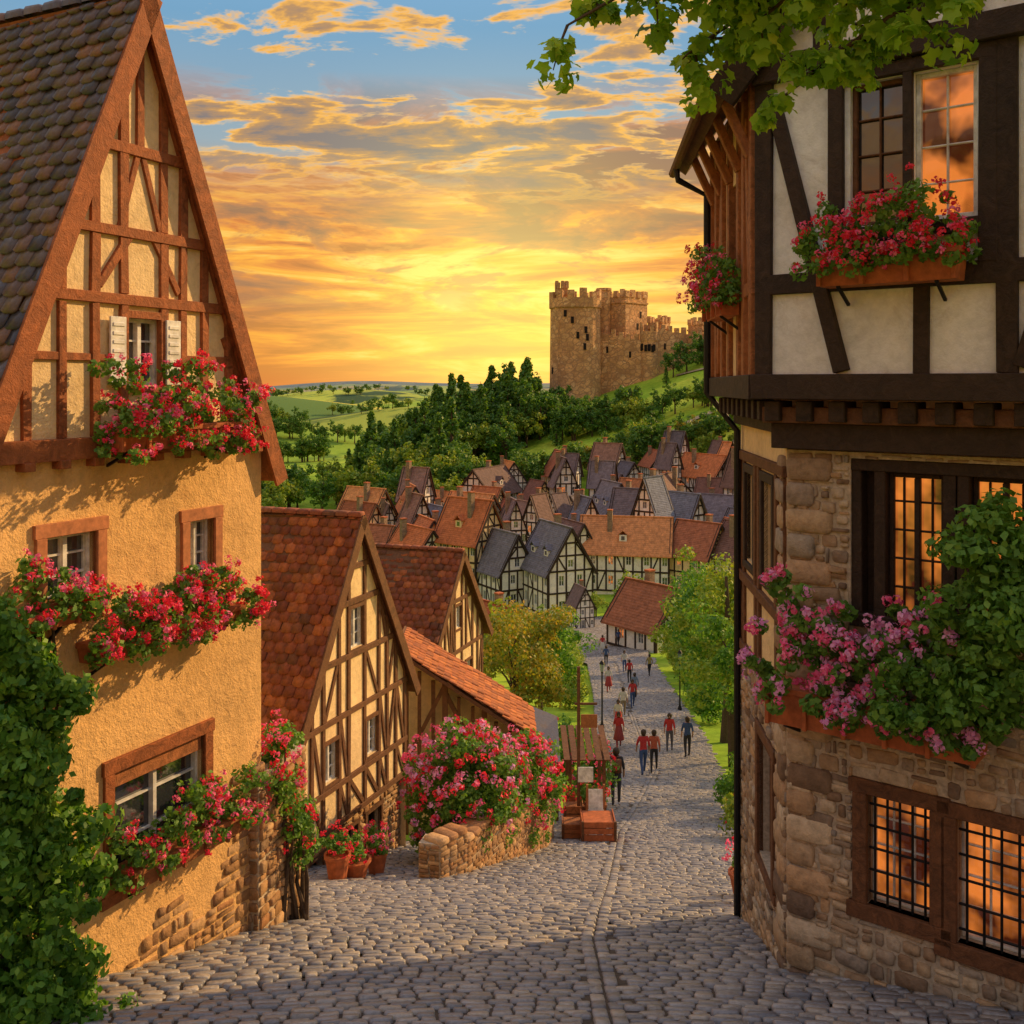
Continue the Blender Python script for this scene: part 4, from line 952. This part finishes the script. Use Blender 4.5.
def vput(k,x,y,rot,s=1.0,dz=0):
    o=bpy.data.objects.new('village_house',VH[k]); o.location=(x,y,h1(x,y)+dz); o.rotation_euler=(0,0,math.radians(rot)); o.scale=(s,s,s*random.uniform(.9,1.15)); scene.collection.objects.link(o); placed.append((x,y))
vput(0,5.8,137,24,1.0); vput(4,-.9,141,30,1.0); vput(3,17,152,78,1.0); vput(6,13.8,101,38,.95); vput(2,27,148,45,1.0); vput(4,7.9,119,20,.45)
vput(5,-6,147,50,1.0); vput(1,-14,150,35,1); vput(2,-21,156,60,1); vput(1,33,143,30,1); vput(7,11.5,163,20,1.0); vput(7,-16,170,30,1)
vput(4,18.6,84,35,.75); vput(6,-1.2,96,40,.8)
tries=0
while len(placed)<92 and tries<9000:
    tries+=1; y=random.uniform(152,222); x=random.uniform(-33,54)
    if x>.27*y or x<-.17*y: continue
    if x<-8 and y>205: continue
    if any((x-a_)**2+((y-b_)*1.0)**2<random.uniform(46,86) for a_,b_ in placed): continue
    vput(random.choice([0,1,2,2,5,1,4,7,2,4,3,7]),x,y,random.choice([30,45,55,65,38,-35,15,25,40])+random.uniform(-10,10),random.uniform(.7,1.08))
pts=[]
for i in range(75):
    x=random.uniform(-34,54); y=random.uniform(125,228)
    if any((x-a_)**2+(y-b_)**2<24 for a_,b_ in placed) or (-4<x<16 and y<131): continue
    pts.append((x,y,random.choice([1,1,5,0]),random.uniform(.25,.5)))
for (x,y,s) in ((16.5,92,.45),(2.0,92,.4),(0,84,.5),(2.2,76,.4),(-2,70,.6),(19,108,.5),(16,77,.45),(17,70,.5),(-6,100,.5),(10.5,128,.3),(19.5,95,.5)): pts.append((x,y,random.choice([1,0,1]),s))
forest('village_trees',pts)

# ------------------------------------------------------------------ street furniture
root=empty('market_stall'); mb=MB(); z=h1(1.9,26.3)
for x,y in ((1.45,25.6),(2.3,25.6),(1.45,27.0),(2.3,27.0)): mb.bar((x,y,h1(x,y)-.2),(x,y,z+2.1),.08,M['woodM'])
mb.bar((1.45,25.4,z+2.05),(1.45,27.2,z+2.05),.07,M['woodM']); mb.bar((2.3,25.4,z+2.05),(2.3,27.2,z+2.05),.07,M['woodM'])
for i in range(6): x=1.36+i*.2; mb.bar((x,25.3,z+2.11),(x,27.3,z+2.3),.15,M['woodM'],.03)
mb.bar((1.4,25.55,z+.95),(2.35,25.55,z+.95),.4,M['woodO'],.06); mb.bar((1.4,25.5,z+.5),(2.35,25.5,z+.5),.04,M['woodM'],.8)
for i in range(4): mb.bar((1.5+i*.22,25.5,z+1.0),(1.5+i*.22,25.5,z+1.14),.15,M['terra'])
mb.done('frame',root)
P,Dn=clumps(ell((1.9,25.45,z+1.25),(.5,.2,.2),22,.2),np.full(22,.1),50); leaf_obj('potted_greens',P,Dn,.06,M['leafG'],root)
d=unit(RG.normal(0,1,(40,3))); blooms('cut_flowers',np.array((1.9,25.4,z+1.3))+d*np.array([.5,.2,.25]),d,M['petR'],root,.05,12,.045)
root=empty('sign_post'); mb=MB(); x,y=1.62,24.9; z=h1(x,y); mb.bar((x,y,z-.2),(x,y,z+4.1),.075,M['woodM'])
mb.bar((x-.1,y,z+3.2),(x+.45,y,z+3.2),.05,M['woodM']); mb.bar((x+.05,y-.06,z+2.8),(x+.45,y-.06,z+2.8),.03,M['woodO'],.32); mb.bar((x-.02,y-.06,z+1.5),(x+.35,y-.06,z+1.5),.03,M['whitep'],.36); mb.done('post',root)
root=empty('notice_board'); mb=MB(); x,y=2.0,24.5; z=h1(x,y)
for dx in (-.2,.2): mb.bar((x+dx,y-.15,z),(x+dx,y+.03,z+1.25),.05,M['woodO']); mb.bar((x+dx,y+.3,z),(x+dx,y+.05,z+1.25),.05,M['woodO'])
mb.bar((x,y-.13,z+.35),(x,y+.02,z+1.15),.38,M['whitep'],.02); mb.done('board',root)
def crate(x,y,w,h,mat='woodO',nm='wooden_crate'):
    root=empty(nm); mb=MB(); z=h1(x,y)
    for i in range(4):
        zz=z+h*(i+.5)/4
        for a_,b_ in (((x-w/2,y-w/2),(x+w/2,y-w/2)),((x+w/2,y-w/2),(x+w/2,y+w/2)),((x-w/2,y-w/2),(x-w/2,y+w/2))): mb.bar((*a_,zz),(*b_,zz),.025,M[mat],h/4*.85)
    for dx in (-1,1): mb.bar((x+dx*w/2,y-w/2,z),(x+dx*w/2,y-w/2,z+h),.06,M['woodM'])
    mb.bar((x,y-w/2+.03,z+h*.9),(x,y+w/2-.03,z+h*.9),w-.06,M[mat],.03); mb.done('slats',root)
crate(2.0,23.9,.75,.6,'terra','planter_box'); crate(1.45,24.3,.5,.45); crate(1.5,25.0,.45,.8)
root=empty('slate_awning'); mb=MB(); z=h1(1,28)
mb.hexa([(.3,27.4,z+2.0),(1.3,27.4,z+1.7),(1.3,29.4,z+2.3),(.3,29.4,z+2.7),(.3,27.4,z+2.08),(1.3,27.4,z+1.78),(1.3,29.4,z+2.38),(.3,29.4,z+2.78)],M['tileS'])
for x,y in ((.4,27.5),(1.2,27.5),(.4,29.3),(1.2,29.3)): mb.bar((x,y,z-1.2),(x,y,z+1.8),.1,M['woodM'])
mb.done('frame',root)
def lamp(x,y):
    root=empty('street_lamp'); mb=MB(); z=h1(x,y)
    mb.lathe((x,y,z),[(.13,0),(.13,.12),(.06,.3),(.045,.5),(.04,2.9),(.07,2.95),(.05,3.0)],M['iron'],10)
    mb.lathe((x,y,z+3.0),[(.07,0),(.13,.38),(.13,.4)],M['glassL'],6); mb.lathe((x,y,z+3.4),[(.16,0),(.09,.12),(.02,.2),(0,.28)],M['iron'],6); mb.done('post',root)
lamp(10.0,61); lamp(4.75,54)

# ------------------------------------------------------------------ people
def person(x,y,ang,shirt,legs,stride=.22,dress=False,hgt=1.7,name='walking_person',hairc=None,bag=False):
    k=hgt/1.7; s=stride
    V=[(0,0,.96),(0,0,1.12),(0,.01,1.32),(0,0,1.46),(0,.01,1.53),(0,.015,1.60),(0,.01,1.665),
       (.16,0,1.40),(.22,-s*.45,1.14),(.23,-s*.35+.08,.91),(.23,-s*.3+.12,.80),
       (-.16,0,1.40),(-.22,s*.45,1.14),(-.23,s*.7,.92),(-.23,s*.8,.82),
       (.09,0,.90),(.10,s*.6,.50),(.10,s*1.0,.09),(.10,s*1.0+.15,.035),
       (-.09,0,.90),(-.10,-s*.35,.50),(-.10,-s*1.2,.14),(-.10,-s*1.2+.13,.05)]
    rad=[.135,.115,.135,.06,.06,.085,.07,.065,.042,.032,.03,.065,.042,.032,.03,.09,.06,.042,.035,.09,.06,.042,.035]
    E=[(0,1),(1,2),(2,3),(3,4),(4,5),(5,6),(2,7),(7,8),(8,9),(9,10),(2,11),(11,12),(12,13),(13,14),(0,15),(15,16),(16,17),(17,18),(0,19),(19,20),(20,21),(21,22)]
    me=bpy.data.meshes.new('tmp'); me.from_pydata(V,E,[]); o=bpy.data.objects.new('tmp',me); scene.collection.objects.link(o)
    sk=o.modifiers.new('s','SKIN'); sk.use_smooth_shade=True
    for i,r in enumerate(rad): me.skin_vertices[0].data[i].radius=(r,r*(.75 if i<3 else 1))
    me.skin_vertices[0].data[0].use_root=True
    o.modifiers.new('ss','SUBSURF').levels=2
    dg=bpy.context.evaluated_depsgraph_get(); m2=bpy.data.meshes.new_from_object(o.evaluated_get(dg)); bpy.data.objects.remove(o)
    m2.materials.clear(); sm=m_plain('cloth',shirt,.9,30); lm=m_plain('cloth',legs,.9,30)
    for m in (M['skin'],sm,lm,hairc or M['hair'],M['woodD']): m2.materials.append(m)
    for p in m2.polygons:
        c=p.center; q=0
        if c.z>1.50: q=3 if (c.z>1.63 or c.y<.0) else 0
        elif c.z>.97 and not (abs(c.x)>.17 and c.z<1.1): q=1 if c.z<1.46 else 0
        elif abs(c.x)>.19 and c.z>.75: q=0
        elif c.z<.10: q=4
        else: q=2
        p.material_index=q
    m2.name=name; ob=bpy.data.objects.new(name,m2); scene.collection.objects.link(ob)
    kids=MB(); 
    kids.lathe((0,.0,1.60),[(0,-.13),(.06,-.12),(.1,-.04),(.106,.03),(.08,.09),(.03,.12),(0,.125)],hairc or M['hair'],10)
    kids.v=[(a_,b_-.018,c_) for a_,b_,c_ in kids.v]
    kids.bar((0,.1,1.585),(0,.122,1.575),.022,M['skin'],.03)
    for sx_ in (-.033,.033): kids.bar((sx_,.088,1.605),(sx_,.1,1.605),.018,M['dark'],.01)
    kids.bar((-.02,.095,1.55),(.02,.095,1.55),.012,M['terra'],.008)
    if dress: kids.lathe((0,0,0),[(.13,1.08),(.17,.95),(.21,.7),(.27,.42),(.26,.41),(.1,.9)],lm,14)
    if bag: kids.box(Fr((-.14,-.13),(1,0)).out((0,-1)),0,.28,1.05,1.42,-.02,.13,M['woodM'])
    c=kids.done('head_details',ob,smooth=True)
    ob.location=(x,y,h1(x,y)+.03); ob.rotation_euler=(0,0,math.radians(ang)); ob.scale=(k,k,k)
R_,G_,B_,W_,K_=(.50,.04,.04),(.05,.14,.06),(.05,.09,.22),(.6,.57,.52),(.03,.03,.035)
person(4.95,38.6,10,R_,B_,.2); person(5.45,39.3,-8,(.5,.12,.06),K_,.24,hgt=1.62); person(7.45,43.5,5,B_,K_,.1,hgt=1.75); person(7.0,45.5,170,R_,(.1,.1,.12),.2)
person(3.15,31,0,K_,(.05,.05,.07),.12,hgt=1.75,bag=True); person(4.9,47,180,R_,(.3,.05,.05),.2,dress=True,hgt=1.62); person(5.5,53,170,W_,R_,.2,dress=True,hgt=1.6)
person(6.3,58,0,W_,(.25,.2,.12),.2); person(7.3,62,185,R_,B_,.2); person(7.9,66,0,(.2,.25,.35),K_,.2); person(6.6,70,180,W_,(.35,.05,.05),.2,dress=True)
person(8.6,75,0,R_,K_,.2); person(9.0,82,180,W_,B_,.2); person(7.9,86,0,B_,K_,.2); person(10.6,79,20,(.4,.3,.1),K_,.2); person(8.4,95,0,R_,W_,.2,dress=True)
person(5.5,104,60,W_,K_,.2); person(3.4,107,200,R_,K_,.2); person(10.4,100,30,B_,K_,.2)

# ------------------------------------------------------------------ light and sky
az=math.radians(57); el=math.radians(25)   # measured from +Y toward +X
sd=Vector((math.sin(az)*math.cos(el),math.cos(az)*math.cos(el),math.sin(el)))
L=bpy.data.lights.new('sun','SUN'); L.energy=5.0; L.angle=math.radians(.6); L.color=(1,.62,.26)
so=bpy.data.objects.new('sun',L); scene.collection.objects.link(so); so.rotation_euler=(-sd).to_track_quat('-Z','Y').to_euler()
w=bpy.data.worlds.new('World'); scene.world=w; w.use_nodes=True; nt=w.node_tree; nt.nodes.clear()
out=nt.nodes.new('ShaderNodeOutputWorld')
sky=nt.nodes.new('ShaderNodeTexSky'); sky.sky_type='NISHITA'; sky.sun_disc=False; sky.sun_elevation=el; sky.sun_rotation=az
tc=nt.nodes.new('ShaderNodeTexCoord'); dirv=tc.outputs['Generated']
sp=nt.nodes.new('ShaderNodeSeparateXYZ'); nt.links.new(dirv,sp.inputs[0]); X_,Y_,Z_=sp.outputs
zc=mth(nt,'MAXIMUM',Z_,0); z2=mth(nt,'MULTIPLY',zc,2)
g0=ramp(nt,[(0,(.84,.23,.04)),(.06,(.96,.38,.04)),(.14,(.98,.46,.05)),(.26,(.78,.28,.055)),(.36,(.50,.30,.17)),(.45,(.32,.41,.46)),(.66,(.18,.37,.56)),(.76,(.22,.42,.64)),(1,(.60,.74,.98))],z2)
mp=nt.nodes.new('ShaderNodeMapping'); mp.inputs['Scale'].default_value=(2.6,2.6,21); nt.links.new(dirv,mp.inputs[0])
n1=noise(nt,1.8,6,.62,mp.outputs[0],.7)
strk=ramp(nt,[(.38,(.44,.13,.035)),(.46,(.74,.23,.04)),(.54,(1.0,.44,.04)),(.63,(1.0,.68,.14))],n1).outputs[0]
fl=ramp(nt,[(0,.35),(.06,.65),(.16,.95),(.34,.85),(.44,0)],z2).outputs[0]
c=mixc(nt,g0.outputs[0],strk,fl)
mp2=nt.nodes.new('ShaderNodeMapping'); mp2.inputs['Scale'].default_value=(2.4,2.4,10.0); mp2.inputs['Location'].default_value=(3.1,1.7,.6); nt.links.new(dirv,mp2.inputs[0])
n2=noise(nt,2.1,6,.64,mp2.outputs[0],.5)
mB=mth(nt,'MULTIPLY',ramp(nt,[(.46,0),(.52,1)],n2).outputs[0],ramp(nt,[(.10,0),(.2,.9),(.48,.95),(.58,0)],z2).outputs[0])
cB=ramp(nt,[(.46,(1,.46,.06)),(.51,(.62,.24,.07)),(.60,(.32,.165,.09))],n2).outputs[0]
c=mixc(nt,c,cB,mB)
zz=mth(nt,'ADD',zc,.16); cx=nt.nodes.new('ShaderNodeCombineXYZ'); nt.links.new(mth(nt,'DIVIDE',X_,zz),cx.inputs[0]); nt.links.new(mth(nt,'MULTIPLY',mth(nt,'DIVIDE',Y_,zz),1.7),cx.inputs[1])
cx.inputs[2].default_value=4.2
n3=noise(nt,3.2,6,.60,cx.outputs[0],.3)
n3b=mth(nt,'ADD',mth(nt,'MULTIPLY',n3,.72),mth(nt,'MULTIPLY',noise(nt,1.0,2,.5,cx.outputs[0]),.28))
mA=mth(nt,'MULTIPLY',ramp(nt,[(.487,0),(.525,1)],n3b).outputs[0],ramp(nt,[(.32,0),(.44,1)],z2).outputs[0])
cA=ramp(nt,[(.487,(.98,.68,.30)),(.522,(1,.50,.08)),(.548,(.52,.29,.12)),(.61,(.24,.20,.19))],n3b).outputs[0]
c=mixc(nt,c,cA,mA)
dp=nt.nodes.new('ShaderNodeVectorMath'); dp.operation='DOT_PRODUCT'; nt.links.new(dirv,dp.inputs[0]); gv=nrm((-.01,1,.045)); dp.inputs[1].default_value=tuple(gv)
gl=mth(nt,'POWER',mth(nt,'MAXIMUM',dp.outputs['Value'],0),80)
c=mixc(nt,c,(.55,.46,.10),gl,'ADD')
b1=nt.nodes.new('ShaderNodeBackground'); nt.links.new(c,b1.inputs[0]); b1.inputs[1].default_value=1.0
b2=nt.nodes.new('ShaderNodeBackground'); nt.links.new(sky.outputs[0],b2.inputs[0]); b2.inputs[1].default_value=.004
ad=nt.nodes.new('ShaderNodeAddShader'); nt.links.new(b1.outputs[0],ad.inputs[0]); nt.links.new(b2.outputs[0],ad.inputs[1]); nt.links.new(ad.outputs[0],out.inputs[0])

cam=bpy.data.cameras.new('camera'); co=bpy.data.objects.new('camera',cam); scene.collection.objects.link(co)
co.location=(0,0,0); co.rotation_euler=(math.radians(90),0,0); cam.lens=36; cam.sensor_width=36; cam.shift_y=-.124; cam.clip_end=40000; cam.clip_start=.1
scene.camera=co
